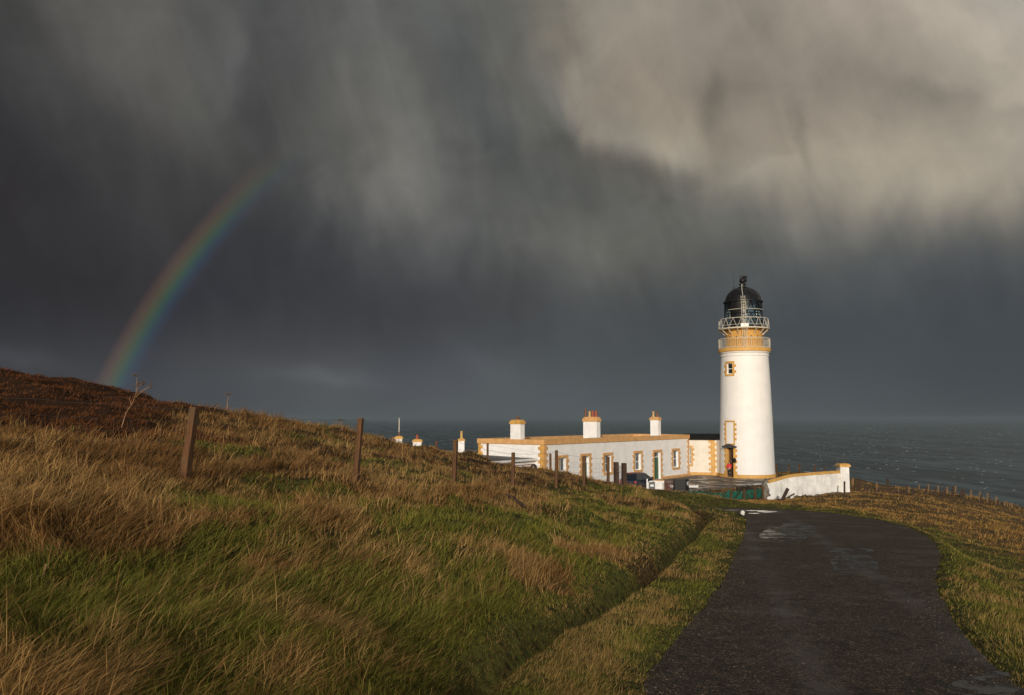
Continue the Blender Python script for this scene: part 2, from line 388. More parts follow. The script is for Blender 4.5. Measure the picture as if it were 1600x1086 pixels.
def wood(name, base, dark, gs=1.0):
    m_ = bpy.data.materials.new(name); m_.use_nodes = True; m_.node_tree.nodes.clear()
    t = NT(m_.node_tree); tc = t.new('ShaderNodeTexCoord').outputs['Object']
    x, y, z = t.sep(tc)
    g = t.noise(t.xyz(t.m('MULTIPLY', x, 40*gs), t.m('MULTIPLY', y, 40*gs), t.m('MULTIPLY', z, 2.2*gs)), 1.0, 6, 0.65, 0.4)
    b = t.noise(tc, 3.5*gs, 4, 0.6)
    col = t.mix(t.rng(g, 0.35, 0.7), base, dark)
    col = t.mix(t.m('MULTIPLY', t.rng(b, 0.5, 0.75), 0.6), col, (0.07, 0.075, 0.035))
    bs = t.new('ShaderNodeBsdfPrincipled'); t.put(bs.inputs['Base Color'], col); bs.inputs['Roughness'].default_value = 0.85
    bn = t.new('ShaderNodeBump'); bn.inputs['Strength'].default_value = 0.9; bn.inputs['Distance'].default_value = 0.006
    t.put(bn.inputs['Height'], g); t.l.new(bn.outputs[0], bs.inputs['Normal'])
    o = t.new('ShaderNodeOutputMaterial'); t.l.new(bs.outputs[0], o.inputs[0])
    return m_
M_['wood'] = wood('weathered_timber', (0.135, 0.056, 0.015), (0.040, 0.019, 0.009))
M_['wood_new'] = wood('pale_timber', (0.28, 0.16, 0.065), (0.15, 0.08, 0.035))
M_['wood_old'] = wood('old_dark_timber', (0.07, 0.035, 0.02), (0.03, 0.017, 0.012))

def glassmat(name, tint=(0.9, 0.95, 1.0), clear=0.75):
    m_ = bpy.data.materials.new(name); m_.use_nodes = True; m_.node_tree.nodes.clear()
    t = NT(m_.node_tree)
    g = t.new('ShaderNodeBsdfGlossy'); g.inputs['Roughness'].default_value = 0.03; g.inputs[0].default_value = (0.9, 0.95, 1, 1)
    tr = t.new('ShaderNodeBsdfTransparent'); tr.inputs[0].default_value = (*[c * clear for c in tint], 1)
    fr = t.new('ShaderNodeFresnel'); fr.inputs[0].default_value = 1.5
    mx = t.new('ShaderNodeMixShader'); t.put(mx.inputs[0], t.m('MULTIPLY_ADD', fr.outputs[0], 0.9, 0.03))
    t.l.new(tr.outputs[0], mx.inputs[1]); t.l.new(g.outputs[0], mx.inputs[2])
    o = t.new('ShaderNodeOutputMaterial'); t.l.new(mx.outputs[0], o.inputs[0])
    return m_
M_['glass'] = glassmat('window_glass')
M_['lantern_glass'] = glassmat('lantern_glass', (0.85, 0.95, 1.0), 0.92)
# ------------------------------------------------------------------ noise
def _h(ix, iy, seed):
    n = (ix.astype(np.int64) * 374761393 + iy.astype(np.int64) * 668265263 + seed * 974711) & 0x7fffffff
    n = ((n ^ (n >> 13)) * 1274126177) & 0x7fffffff
    return ((n ^ (n >> 16)) & 0xffff) / 65535.0
def vnoise(x, y, seed=0):
    ix, iy = np.floor(x), np.floor(y); fx, fy = x - ix, y - iy
    fx = fx*fx*fx*(fx*(fx*6-15)+10); fy = fy*fy*fy*(fy*(fy*6-15)+10)
    a, b = _h(ix, iy, seed), _h(ix+1, iy, seed); c, d = _h(ix, iy+1, seed), _h(ix+1, iy+1, seed)
    return (a*(1-fx)+b*fx)*(1-fy)+(c*(1-fx)+d*fx)*fy
def fbm(x, y, seed=0, oct=3):
    s, a, t = 0, 0.5, 0
    for i in range(oct):
        s = s + a * vnoise(x * 2**i + 17.3*i, y * 2**i - 9.1*i, seed + i); t += a; a *= 0.5
    return s / t
def sstep(x, a, b):
    t = np.clip((x - a) / (b - a), 0, 1); return t*t*(3-2*t)

# ------------------------------------------------------------------ road: one sloping plane
RP0, RPS = -1.95, -0.052
def plane(y): return RP0 + RPS * y
def onroad(px, py):
    u, v = ray(px, py); d = RP0 / (v - RPS)
    return (u * d, d)
LEFT = [(1003,1067),(1050,1005),(1088,962),(1131,908),(1147,869),(1160,845),(1166,823),(1166,810),(1158,805),(1150,800),(1130,797.5),(1090,796.5),(1050,796)]
RIGHT = [(1588,1070),(1530,1020),(1499,980),(1480,950),(1465,925),(1462,905),(1466,888),(1470,868),(1462,850),(1442,834),(1410,821),(1368,811),(1290,800.5),(1212,795.5),(1135,793),(1090,792),(1050,791.5)]
pl = [onroad(*p) for p in LEFT]; pr = [onroad(*p) for p in RIGHT]
(lx0, ly0), (rx0, ry0) = pl[0], pr[0]
pl = [(0.35, -14.0), (0.75, 0.0)] + pl; pr = [(3.6, -14.0), (3.75, 0.0)] + pr
def dense(pts, step):
    out = []
    for a, b in zip(pts, pts[1:]):
        n = max(1, int(math.hypot(b[0]-a[0], b[1]-a[1]) / step))
        out += [(a[0]+(b[0]-a[0])*i/n, a[1]+(b[1]-a[1])*i/n) for i in range(n)]
    return out + [pts[-1]]
POLY = np.array(dense(pl, 2.0) + dense(pr, 2.0)[::-1])
def sdist(x, y, poly=POLY):
    """signed distance to a polygon, negative inside"""
    x = np.asarray(x, float); y = np.asarray(y, float)
    out = np.empty(x.shape)
    ax, ay = poly[:, 0], poly[:, 1]; bx, by = np.roll(ax, -1), np.roll(ay, -1)
    ex, ey = bx-ax, by-ay; L = ex*ex+ey*ey+1e-12
    for i in range(0, x.size, 40000):
        X = x.ravel()[i:i+40000, None]; Y = y.ravel()[i:i+40000, None]
        t = np.clip(((X-ax)*ex+(Y-ay)*ey)/L, 0, 1)
        d = np.sqrt(((X-ax-t*ex)**2+(Y-ay-t*ey)**2).min(1))
        c = ((ay > Y) != (by > Y)) & (X < (bx-ax)*(Y-ay)/(by-ay+1e-12)+ax)
        out.ravel()[i:i+40000] = np.where(c.sum(1) % 2 == 1, -d, d)
    return out
lx = np.array([p[0] for p in pl[:10]]); ly = np.array([p[1] for p in pl[:10]])
def left_edge(y): return np.interp(y, ly, lx)

# ------------------------------------------------------------------ terrain control points
K = []
def k(px, py, d): u, v = ray(px, py); K.append((u*d, d, v*d - (0.10 if px < 1060 else 0.0)))   # the grass stands on top of it
def kw(x, y, z): K.append((x, y, z))
# the skyline of the left hill and what lies before it
for p in [(-150,560,34),(0,576,35),(110,594,35),(230,621,34),(300,636,33),(350,645,33),(400,651,33),(480,662,33),(560,679,34),(620,688.5,38),(700,708,41),(760,724,42),(850,738,42),(905,747,41),(960,752,39),(1000,759,37),(1060,770,35),(1100,782,33.5)]:
    k(*p)
for p in [(-150,690,11),(0,690,12),(0,640,20),(150,640,21),(150,700,14),(300,745,12.8),(300,690,19),(430,745,14.5),(430,700,21),(560,750,17),(560,712,24),(640,745,19.5),(711,751,22),(711,727,29),(801,763,25.5),(801,742,33),(869,760,29.5),(914,757,33),(950,757,36),
          (-150,800,7.4),(0,760,9.5),(150,800,8.6),(300,820,9.0),(450,830,9.6),(600,820,11.8),(600,780,15),(750,800,15),(750,860,11.2),(870,800,19),(870,850,14.5),(960,790,24),(960,830,18.5),(1030,790,28),(1050,800,27),
          (-150,900,6.4),(0,900,6.8),(150,900,7.1),(300,905,7.7),(450,900,8.4),(600,900,9.4),(750,950,8.6),(870,915,11.0),
          (0,990,4.9),(200,1000,5.3),(400,1000,6.0),(600,1010,6.8),(0,1086,4.1),(200,1086,4.4),(400,1086,5.0),(600,1086,5.6)]:
    k(*p)
# right of the ditch and road: verge level with the plane, then falling away to the cliff
for y in (-13, -6, 0, 4, 7, 10, 14, 18, 23, 28):
    e = float(left_edge(y)); kw(e-0.9, y, plane(y)+0.03); kw(e+1.5, y, plane(y)); kw(e-1.9, y, plane(y)+0.12 + (0.0 if y < 5 else 0.05))
for x, y, dz in [(3.9,4,0),(4.4,8,0),(6,8,-.02),(5.2,11,0),(6.6,12,-.1),(8.5,13,-.3),(8.5,8,-.1),(12,10,-.5),(10.5,19,-.6),(9.5,17,-.2),(5,-12,0),(12,-10,0),(9,0,0),(22,8,-2),(18,20,-1.6),(30,20,-4),(26,-8,-1.5)]:
    kw(x, y, plane(y)+dz)
for p in [(1600,860,26),(1600,900,17),(1500,820,32),(1560,820,42),(1600,830,50),(1450,790,46),(1400,790,44),(1330,792,42),(1250,790,42),(1180,788,42),(1120,788.5,42),
          (1330,753,95),(1370,757,93),(1400,761,89),(1440,767,84),(1332,767,79),(1360,768.5,79),(1390,770,79),(1420,771,79),(1450,770.5,79),(1480,771,79),(1520,778,78),(1560,789,76),(1600,800,74),(1680,830,70),(1400,775,60),(1500,795,58),(1330,772,62),(1318,769,64.5),(1260,774,62),(1200,780,60),(1140,784,56),(1090,784,55),(1165,784,57),
          (1213,739,97),(1250,738.5,97),(1310,740,96),(1360,752,97)]:
    k(*p)
# building plateau and what is hidden behind the hill
for x, y, z in [(10,66,-6.2),(4,60,-6.3),(-3,58,-5.4),(-10,56,-4.4),(-18,60,-3.2),(-8,70,-5.8),(-8,85,-6.6),(0,90,-6.6),(14,70,-6.25),(20,76,-6.2),(24,80,-6.2),(16,84,-6.25),(24,88,-6.2),(28,86,-6.3),(18,96,-6.6),(8,47,-5.0),(2,46,-4.1),(14,56,-5.8),(0,52,-4.6),(-25,75,-5),
                (-40,30,3.6),(-40,12,1.6),(-20,20,1.3),(-13,10,-.4),(-12,3,-1.4),(-25,2,-.6),(-8,-8,-1.8),(-25,-10,-1.2),(-40,50,-1),(-45,90,-14),
                (-10,112,-14),(15,116,-15),(40,110,-14),(60,98,-16),(80,80,-18),(90,50,-16),(60,40,-8.5),(48,25,-6.25),(70,10,-8),(-20,130,-40),(20,136,-44),(55,130,-44),(90,110,-46),(-60,120,-42),(120,60,-42),(120,10,-30),(-90,60,-16),(-80,10,-2),(-90,100,-44)]:
    kw(x, y, z)
K = np.array(K)
def warp(x, y):
    r = np.hypot(x, y+14)
    return np.arctan2(x, y+14)*16, np.log(r)*14
KU, KV = warp(K[:, 0], K[:, 1])
def phi(d2): return np.sqrt(d2 + 0.6)
A_ = phi((KU[:, None]-KU)**2 + (KV[:, None]-KV)**2)
n_k = len(K)
# height above the road plane is interpolated (affine tail, light smoothing)
SIGN = np.zeros((n_k+3, n_k+3)); SIGN[:n_k, :n_k] = A_ - np.eye(n_k)*0.02
Pm = np.stack([np.ones(n_k), KU, KV], 1); SIGN[:n_k, n_k:] = Pm; SIGN[n_k:, :n_k] = Pm.T
COEF = np.linalg.solve(SIGN, np.concatenate([K[:, 2]-plane(K[:, 1]), [0, 0, 0]]))
def rbf(x, y):
    u, v = warp(x, y); out = np.empty(u.shape); U = u.ravel(); V = v.ravel(); o = out.ravel()
    for i in range(0, U.size, 30000):
        a, b = U[i:i+30000, None], V[i:i+30000, None]
        o[i:i+30000] = phi((a-KU)**2+(b-KV)**2) @ COEF[:n_k] + COEF[n_k] + COEF[n_k+1]*a[:, 0] + COEF[n_k+2]*b[:, 0]
    return o.reshape(u.shape)
def height(x, y, sd=None):
    x = np.asarray(x, float); y = np.asarray(y, float)
    if sd is None: sd = sdist(x, y)
    P = plane(y)
    h = rbf(x, y)
    e = left_edge(y); dl = e - x                     # distance left of the road
    wild = sstep(sd, 0.8, 3.0)
    flat = 1 - sstep(np.hypot((x-14)/24.0, (y-80)/17.0), 0.8, 1.1)      # the yard round the buildings is level
    hill = sstep(dl, 1.5, 5.0)
    amp = wild*(1-flat)
    bumps = (fbm(x*0.55, y*0.45, 3, 3)-0.5)*0.42 + (fbm(x*1.5, y*1.25, 9, 2)-0.5)*(0.18+.16*sstep(y, 8, 16))
    far = sstep(y, 98, 130)
    bumps = bumps*(0.55+0.6*hill)*(1-0.4*far) + far*(fbm(x*0.15, y*0.15, 5, 4)-0.5)*2.0
    h = h + amp*bumps + 0.02*(1-flat)*(fbm(x*3, y*3, 21, 2)-0.5)*2*sstep(sd, 0.1, 0.6)
    # ditch beside the left verge
    dy_ = sstep(y, -2, 2)*(1-sstep(y, 27, 31))
    wig = 0.12*(fbm(y*0.6, y*0+3, 31, 2)-0.5)*2
    dd = dl - 1.35 - wig
    h = h - dy_*(0.20+0.15*sstep(y, 6, 12))*np.exp(-(np.maximum(np.abs(dd)-0.03, 0)/0.13)**2)
    h = h + dy_*0.10*np.exp(-((dd-0.75)/0.45)**2)      # steep bank beyond it
    t = sstep(sd, 0.05, 1.1)
    h = P + (h)*t + 0.015*(1-t)
    return np.where(sd < 0.03, P-0.05, h)

# grid that gets coarser with distance
def grid_terrain():
    NY, NX = 460, 440
    rr = np.exp(np.linspace(math.log(1.5), math.log(165.0), NY))
    aa = np.linspace(-1.35, 1.35, NX)
    # polar fan round a point behind the camera; inner rows near the feet
    a, r = np.meshgrid(aa, rr)
    x = r*np.sin(a); y = r*np.cos(a) - 2.0
    z = height(x, y)
    co = np.stack([x, y, z], -1).reshape(-1, 3)
    i = np.arange(NY*NX).reshape(NY, NX)
    q = np.stack([i[:-1, :-1], i[:-1, 1:], i[1:, 1:], i[1:, :-1]], -1).reshape(-1, 4)
    return co, q, (x, y, z)
def npmesh(name, co, quads, tris=None):
    me = bpy.data.meshes.new(name)
    nq = len(quads); nt_ = 0 if tris is None else len(tris)
    me.vertices.add(len(co)); me.vertices.foreach_set('co', co.astype(np.float32).ravel())
    li = quads.ravel() if nt_ == 0 else np.concatenate([quads.ravel(), tris.ravel()])
    me.loops.add(len(li)); me.loops.foreach_set('vertex_index', li.astype(np.int32))
    st = np.arange(nq)*4
    if nt_: st = np.concatenate([st, nq*4+np.arange(nt_)*3])
    me.polygons.add(nq+nt_); me.polygons.foreach_set('loop_start', st.astype(np.int32))
    me.update(calc_edges=True)
    return me

# ------------------------------------------------------------------ ground cover colours: what grows where (a property of the place)
def cover(x, y, sd=None):
    """returns green, brown(heath), straw weights 0..1"""
    dl = left_edge(y) - x
    n = fbm(x*0.33, y*0.28, 41, 4); n2 = fbm(x*1.1, y*0.9, 47, 3)
    # line along the hill where lush grass gives way to dead grass
    lx_ = np.interp(y, [-5, 2, 6.4, 7.2, 9, 12, 17, 24, 30, 38], [-9, -7.6, -6.8, -4.6, -2.6, -2.2, -1.2, 0.7, 2.2, 5.0])
    s = (x - lx_) + (n-0.5)*3.2
    green_l = sstep(s, -0.9, 1.1)
    near = 1-sstep(y + (n-0.5)*2 + x*0.12, 6.0, 7.0)
    green_l = np.maximum(green_l, near*sstep(x, -9, -6))
    nl = fbm(x*0.5+31, y*0.35+7, 53, 3); green_l = np.maximum(green_l, sstep(nl, .56, .66)*.8)*(1-.75*sstep(1-nl, .56, .66)*sstep(y, 7, 10))
    # right of the road
    r_ = sd if sd is not None else sdist(x, y)
    rg = 1-sstep(r_ + (n-0.5)*5 - 0.04*y, 1.2, 3.4)
    left = sstep(dl, 0.0, 0.6)*(1-sstep(y, 37, 41))
    green = left*green_l + (1-left)*rg
    green = np.clip(green*(0.30+1.35*(n2)) , 0, 1)
    heath = left*sstep(-x - 0.30*(y-20) + (n-0.5)*8 + (n2-.5)*3, 5.5, 10.0)*sstep(y, 13, 19)
    heath = np.maximum(heath, left*.75*sstep(n, .50, .62)*sstep(y, 19, 29)*sstep(-x, -2, 3))
    return green, heath, n2, n

def ground_mat():
    m_ = bpy.data.materials.new('grassland'); m_.use_nodes = True; m_.node_tree.nodes.clear()
    t = NT(m_.node_tree)
    at = t.new('ShaderNodeAttribute', attribute_name='col').outputs['Color']
    tc = t.new('ShaderNodeTexCoord').outputs['Object']
    n = t.noise(tc, 9.0, 6, 0.7)
    n_b = t.noise(tc, 45.0, 3, 0.6)
    col = t.mix(t.rng(n, 0.35, 0.7), at, (0.015, 0.011, 0.005))
    bs = t.new('ShaderNodeBsdfPrincipled'); t.put(bs.inputs['Base Color'], col)
    bs.inputs['Roughness'].default_value = 0.95; bs.inputs['Specular IOR Level'].default_value = 0.1
    bn = t.new('ShaderNodeBump'); bn.inputs['Strength'].default_value = 1.0; bn.inputs['Distance'].default_value = 0.05
    t.put(bn.inputs['Height'], t.m('ADD', n, t.m('MULTIPLY', n_b, 0.4))); t.l.new(bn.outputs[0], bs.inputs['Normal'])
    o = t.new('ShaderNodeOutputMaterial'); t.l.new(bs.outputs[0], o.inputs[0])
    return m_
GREEN = np.array([0.135, 0.142, 0.030]); STRAW = np.array([0.42, 0.27, 0.105]); BROWN = np.array([0.185, 0.104, 0.040]); HEATH = np.array([0.080, 0.034, 0.015])
co, q, (tx, ty, tz) = grid_terrain()
me = npmesh('ground', co, q); me.shade_smooth()
sdg = sdist(tx.ravel(), ty.ravel())
g_, h_, n2_, n_ = cover(tx.ravel(), ty.ravel(), sdg)
base = BROWN*0.55
col = base[None]*(1-g_[:, None]) + (GREEN*0.75)[None]*g_[:, None]
col = col*(1-h_[:, None]) + (HEATH*0.6)[None]*h_[:, None]
moor_w = (sstep(sdg, 1.5, 4)*(1-sstep(left_edge(ty.ravel())-tx.ravel(), -.5, .5)))[:, None]; col = col*(1-moor_w) + np.array([0.19, 0.125, 0.055])[None]*(.6+.6*n_[:, None])*moor_w
yard_w = 1-sstep(np.hypot((tx.ravel()-16)/17.0, (ty.ravel()-80)/13.0), 0.8, 1.05)
col = col*(1-yard_w[:, None]) + np.array([0.06, 0.045, 0.03])[None]*yard_w[:, None]
rock = sstep(ty.ravel(), 108, 125)
col = col*(1-rock[:, None]) + np.array([0.09, 0.075, 0.06])[None]*rock[:, None]
ca = me.color_attributes.new('col', 'FLOAT_COLOR', 'POINT')
ca.data.foreach_set('color', np.concatenate([col, np.ones((len(col), 1))], 1).astype(np.float32).ravel())
me.materials.append(ground_mat())
ground = bpy.data.objects.new('ground', me); C.objects.link(ground); tag(ground, kind='structure')
def gz(x, y): return float(height(np.array([x]), np.array([y]))[0])

# ------------------------------------------------------------------ road surface
def road_mat():
    m_ = bpy.data.materials.new('asphalt'); m_.use_nodes = True; m_.node_tree.nodes.clear()
    t = NT(m_.node_tree); tc = t.new('ShaderNodeTexCoord').outputs['Object']
    x, y, z = t.sep(tc)
    vo = t.new('ShaderNodeTexVoronoi'); t.put(vo.inputs['Vector'], tc); vo.inputs['Scale'].default_value = 62.0
    chip = t.sep(vo.outputs['Color'])
    grit = t.noise(tc, 170.0, 2, 0.6)
    big = t.noise(tc, 0.9, 5, 0.6); mid = t.noise(tc, 5.0, 5, 0.65)
    c = t.ramp(chip[0], [(0.0, (0.020, 0.015, 0.011)), (0.55, (0.056, 0.043, 0.032)), (0.86, (0.120, 0.086, 0.059)), (1.0, (0.28, 0.20, 0.13))])
    c = t.mix(t.m('MULTIPLY', t.rng(mid, 0.45, 0.7), 0.6), c, (0.016, 0.013, 0.010))
    # worn wheel tracks, paler; they follow the bend of the road
    def track(xo):
        d = t.m('ABSOLUTE', t.m('SUBTRACT', t.m('SUBTRACT', x, t.m('MULTIPLY', y, 0.245)), xo))
        d = t.m('ADD', d, t.m('MULTIPLY', t.m('SUBTRACT', mid, 0.5), 0.5))
        return t.rng(d, 0.30, 0.02)
    tr = t.m('MAXIMUM', track(0.95), track(2.75))
    tr = t.m('MULTIPLY', tr, t.rng(big, 0.35, 0.6, 0.25, 1.0))
    c = t.mix(t.m('MULTIPLY', tr, 0.42), c, (0.14, 0.125, 0.11))
    # moss along the crown
    dm = t.m('ABSOLUTE', t.m('SUBTRACT', t.m('SUBTRACT', x, t.m('MULTIPLY', y, 0.245)), 1.85))
    ms = t.m('MULTIPLY', t.rng(dm, 0.35, 0.0), t.rng(mid, 0.55, 0.72))
    c = t.mix(t.m('MULTIPLY', ms, 0.45), c, (0.035, 0.04, 0.012))
    bs = t.new('ShaderNodeBsdfPrincipled'); t.put(bs.inputs['Base Color'], c)
    wet = t.m('MULTIPLY', t.rng(big, 0.50, 0.62), t.rng(y, 4.0, 9.0))
    t.put(bs.inputs['Roughness'], t.m('SUBTRACT', 0.72, t.m('MULTIPLY', wet, 0.18)))
    bs.inputs['Specular IOR Level'].default_value = 0.14
    bn = t.new('ShaderNodeBump'); bn.inputs['Strength'].default_value = 1.0; bn.inputs['Distance'].default_value = 0.014
    t.put(bn.inputs['Height'], t.m('ADD', t.m('MULTIPLY', vo.outputs['Distance'], -1.2), t.m('ADD', grit, t.m('MULTIPLY', mid, 2.0)))); t.l.new(bn.outputs[0], bs.inputs['Normal'])
    o = t.new('ShaderNodeOutputMaterial'); t.l.new(bs.outputs[0], o.inputs[0])
    return m_
def flat_poly(name, pts, zf, material, jag=0.0, step=0.15, seed=0):
    P = dense(list(pts) + [pts[0]], step)[:-1]
    bm = bmesh.new(); vs = []
    for i, (a, b) in enumerate(P):
        if jag:
            a2 = a + (float(fbm(np.array([a*2.3]), np.array([b*2.3]), 61+seed, 3)[0])-0.5)*2*jag
            b2 = b + (float(fbm(np.array([a*2.3+50]), np.array([b*2.3]), 67+seed, 3)[0])-0.5)*2*jag
        else: a2, b2 = a, b
        vs.append(bm.verts.new((a2, b2, zf(b2))))
    f = bm.faces.new(vs); bmesh.ops.triangulate(bm, faces=[f])
    me_ = bpy.data.meshes.new(name); bmesh.ops.recalc_face_normals(bm, faces=bm.faces)
    if sum(fc.normal.z*fc.calc_area() for fc in bm.faces) < 0: bmesh.ops.reverse_faces(bm, faces=bm.faces)
    bm.to_mesh(me_); bm.free(); me_.materials.append(material)
    o = bpy.data.objects.new(name, me_); C.objects.link(o); return o
road = flat_poly('road', pl + pr[::-1], plane, road_mat(), jag=0.045)
tag(road, kind='structure')
def puddle_mat(rough=0.04, tint=(0.02, 0.018, 0.015), thr=0.45):
    m_ = bpy.data.materials.new('standing_water'); m_.use_nodes = True; m_.node_tree.nodes.clear()
    t = NT(m_.node_tree); tc = t.new('ShaderNodeTexCoord').outputs['Object']
    bs = t.new('ShaderNodeBsdfPrincipled'); bs.inputs['Base Color'].default_value = (*tint, 1); bs.inputs['Roughness'].default_value = rough
    bs.inputs['IOR'].default_value = 1.33
    bn = t.new('ShaderNodeBump'); bn.inputs['Strength'].default_value = 0.25; bn.inputs['Distance'].default_value = 0.01
    t.put(bn.inputs['Height'], t.noise(tc, 9.0, 3, 0.5)); t.l.new(bn.outputs[0], bs.inputs['Normal'])
    tr = t.new('ShaderNodeBsdfTransparent'); mx = t.new('ShaderNodeMixShader')      # stones stand out of the shallow film
    t.put(mx.inputs[0], t.rng(t.m('ADD', t.noise(tc, 2.6, 5, 0.7, 0.6), t.m('MULTIPLY', t.noise(tc, 40.0, 2, 0.6), 0.25)), thr, thr+0.10))
    t.l.new(tr.outputs[0], mx.inputs[1]); t.l.new(bs.outputs[0], mx.inputs[2])
    o = t.new('ShaderNodeOutputMaterial'); t.l.new(mx.outputs[0], o.inputs[0])
    return m_
PUD = puddle_mat(0.16); PUD2 = puddle_mat(0.28, (0.035, 0.031, 0.028), 0.58)
def ell(cx, cy, rx, ry, n=22, s=1):
    return [(cx+rx*math.cos(2*math.pi*i/n)*(1+0.20*math.sin(2*2*math.pi*i/n+s)), cy+ry*math.sin(2*math.pi*i/n)*(1+0.25*math.cos(3*2*math.pi*i/n+s))) for i in range(n)]
def pud(px, py, wpx, hpx, m_, s=1, zf=None):
    pts = [onroad(a, b) for a, b in ell(px, py, wpx/2, hpx/2, 22, s)]
    o = flat_poly('puddle', pts, lambda y_: plane(y_)+0.004, m_, jag=0.02, step=0.1, seed=s); tag(o, kind='structure'); return o
pud(1200, 799.6, 30, 2.6, PUD, 1); pud(1182, 798.0, 40, 1.2, PUD, 12); pud(1178, 802.2, 16, 1.3, PUD, 2); pud(1232, 833, 84, 30, PUD2, 3); pud(1228, 819, 14, 2.5, PUD2, 4)
pud(1335, 880, 92, 26, PUD2, 5); pud(1330, 861, 60, 9, PUD2, 8); pud(1540, 1075, 110, 50, PUD2, 9); pud(1462, 889, 10, 5, PUD2, 6); pud(1140, 797.3, 22, 1.2, PUD, 7)

# ------------------------------------------------------------------ sea
SEA = -52.0
def sea_mat():
    m_ = bpy.data.materials.new('sea_water'); m_.use_nodes = True; m_.node_tree.nodes.clear()
    t = NT(m_.node_tree); tc = t.new('ShaderNodeTexCoord').outputs['Object']
    x, y, z = t.sep(tc)
    p = t.xyz(t.m('MULTIPLY', x, 1.0), t.m('MULTIPLY', y, 0.55))
    big = t.noise(p, 0.0012, 4, 0.5)
    wv = t.noise(t.xyz(x, t.m('MULTIPLY', y, 0.22)), 0.055, 5, 0.62, 0.3)
    w2 = t.noise(t.xyz(x, t.m('MULTIPLY', y, 0.10), 7.0), 0.018, 5, 0.65, 0.4)
    ch = t.noise(p, 0.22, 4, 0.65)
    foam_n = t.noise(t.xyz(x, t.m('MULTIPLY', y, 0.12), 4.0), 0.05, 4, 0.72)
    foam = t.rng(foam_n, 0.68, 0.72)
    mixw = t.m('ADD', t.m('MULTIPLY', wv, 0.55), t.m('MULTIPLY', w2, 0.45))
    wc = t.mix(t.rng(mixw, 0.43, 0.59), (0.006, 0.020, 0.025), (0.070, 0.112, 0.120))
    wc = t.mix(t.m('MULTIPLY', t.rng(big, 0.4, 0.62), 0.45), wc, (0.050, 0.074, 0.078))
    bs = t.new('ShaderNodeBsdfPrincipled')
    t.put(bs.inputs['Base Color'], t.mix(foam, wc, (0.75, 0.78, 0.78)))
    t.put(bs.inputs['Roughness'], t.m('ADD', 0.45, t.m('MULTIPLY', foam, 0.5)))
    bs.inputs['IOR'].default_value = 1.33; bs.inputs['Specular IOR Level'].default_value = 0.3
    bn = t.new('ShaderNodeBump'); bn.inputs['Strength'].default_value = 1.0; bn.inputs['Distance'].default_value = 3.0
    t.put(bn.inputs['Height'], t.m('ADD', wv, t.m('MULTIPLY', ch, 0.25))); t.l.new(bn.outputs[0], bs.inputs['Normal'])
    o = t.new('ShaderNodeOutputMaterial'); t.l.new(bs.outputs[0], o.inputs[0])
    return m_
b = MB()
ys = [60, 400, 1500, 5000, 14000, 38000]
for a, c in zip(ys, ys[1:]):
    b.face([(-38000, a, SEA), (38000, a, SEA), (38000, c, SEA), (-38000, c, SEA)])
sea = b.build('sea', sea_mat()); tag(sea, kind='structure')

# breaking crests: low jagged ridges of foam standing on the swell
def crests():
    N = 5200; u_ = rng.random(N); r = 600*(11000/600)**(u_**0.75); a = np.radians(rng.uniform(-36, 36, N))
    cx_, cy_ = r*np.sin(a), r*np.cos(a); ln = rng.uniform(0.7, 2.4, N)*(.5+r/2600); hh = rng.uniform(.2, .8, N)*(.5+r/5000)
    patch = vnoise(cx_/420, cy_/900, 5); kp = rng.random(N) < -.02+.95*patch; cx_, cy_, ln, hh = cx_[kp], cy_[kp], ln[kp], hh[kp]; N = len(cx_)
    xs_ = np.linspace(-1, 1, 6); co_ = np.empty((N, 6, 3, 3), np.float32); rot = rng.normal(0, .5, N)
    for j, xx in enumerate(xs_):
        prof_ = (1-xx*xx)*(.45+.55*rng.random(N)); ox = xx*ln; oy = ox*np.tan(rot*.5)+rng.normal(0, .15, N)*ln
        for q_, (dy_, hz_) in enumerate(((-1.6, 0), (0, 1), (2.0, 0))):
            co_[:, j, q_, 0] = cx_+ox; co_[:, j, q_, 1] = cy_+oy+dy_*hh*1.5*(.15+prof_); co_[:, j, q_, 2] = SEA+.01+hh*prof_*hz_
    idx = np.arange(N*18).reshape(N, 6, 3); q_ = np.stack([idx[:, :-1, :-1], idx[:, 1:, :-1], idx[:, 1:, 1:], idx[:, :-1, 1:]], -1).reshape(-1, 4)
    me_ = npmesh('whitecaps', co_.reshape(-1, 3), q_); me_.materials.append(mat('foam', (.55, .58, .58), .9, .3, .2)); o = bpy.data.objects.new('whitecaps', me_); C.objects.link(o)
    tag(o, 'white breaking crests scattered over the dark sea', kind='stuff')
crests()
# ================================================================== buildings
YZ = -6.2
def at(px, py, z):
    """the point at height z seen at a photo point"""
    u, v = ray(px, py); d = z / v
    return Vector((u*d, d, z))

# ---- wall with openings, in a local frame: x along, y inward, z up
def wall_panel(mb, s0, s1, z0, z1, holes, depth):
    ss = sorted({s0, s1, *[h[0] for h in holes], *[h[1] for h in holes]})
    zs = sorted({z0, z1, *[min(max(h[2], z0), z1) for h in holes], *[h[3] for h in holes]})
    for a, b_ in zip(ss, ss[1:]):
        for c, d in zip(zs, zs[1:]):
            ms, mz = (a+b_)/2, (c+d)/2
            if any(h[0] < ms < h[1] and h[2] < mz < h[3] for h in holes): continue
            mb.face([(a,0,c),(b_,0,c),(b_,0,d),(a,0,d)])
def reveals(mb, h, depth):
    a, b_, c, d = h[:4]
    mb.face([(a,0,c),(a,depth,c),(a,depth,d),(a,0,d)]); mb.face([(b_,0,c),(b_,0,d),(b_,depth,d),(b_,depth,c)])
    mb.face([(a,0,d),(a,depth,d),(b_,depth,d),(b_,0,d)]); mb.face([(a,0,c),(b_,0,c),(b_,depth,c),(a,depth,c)])
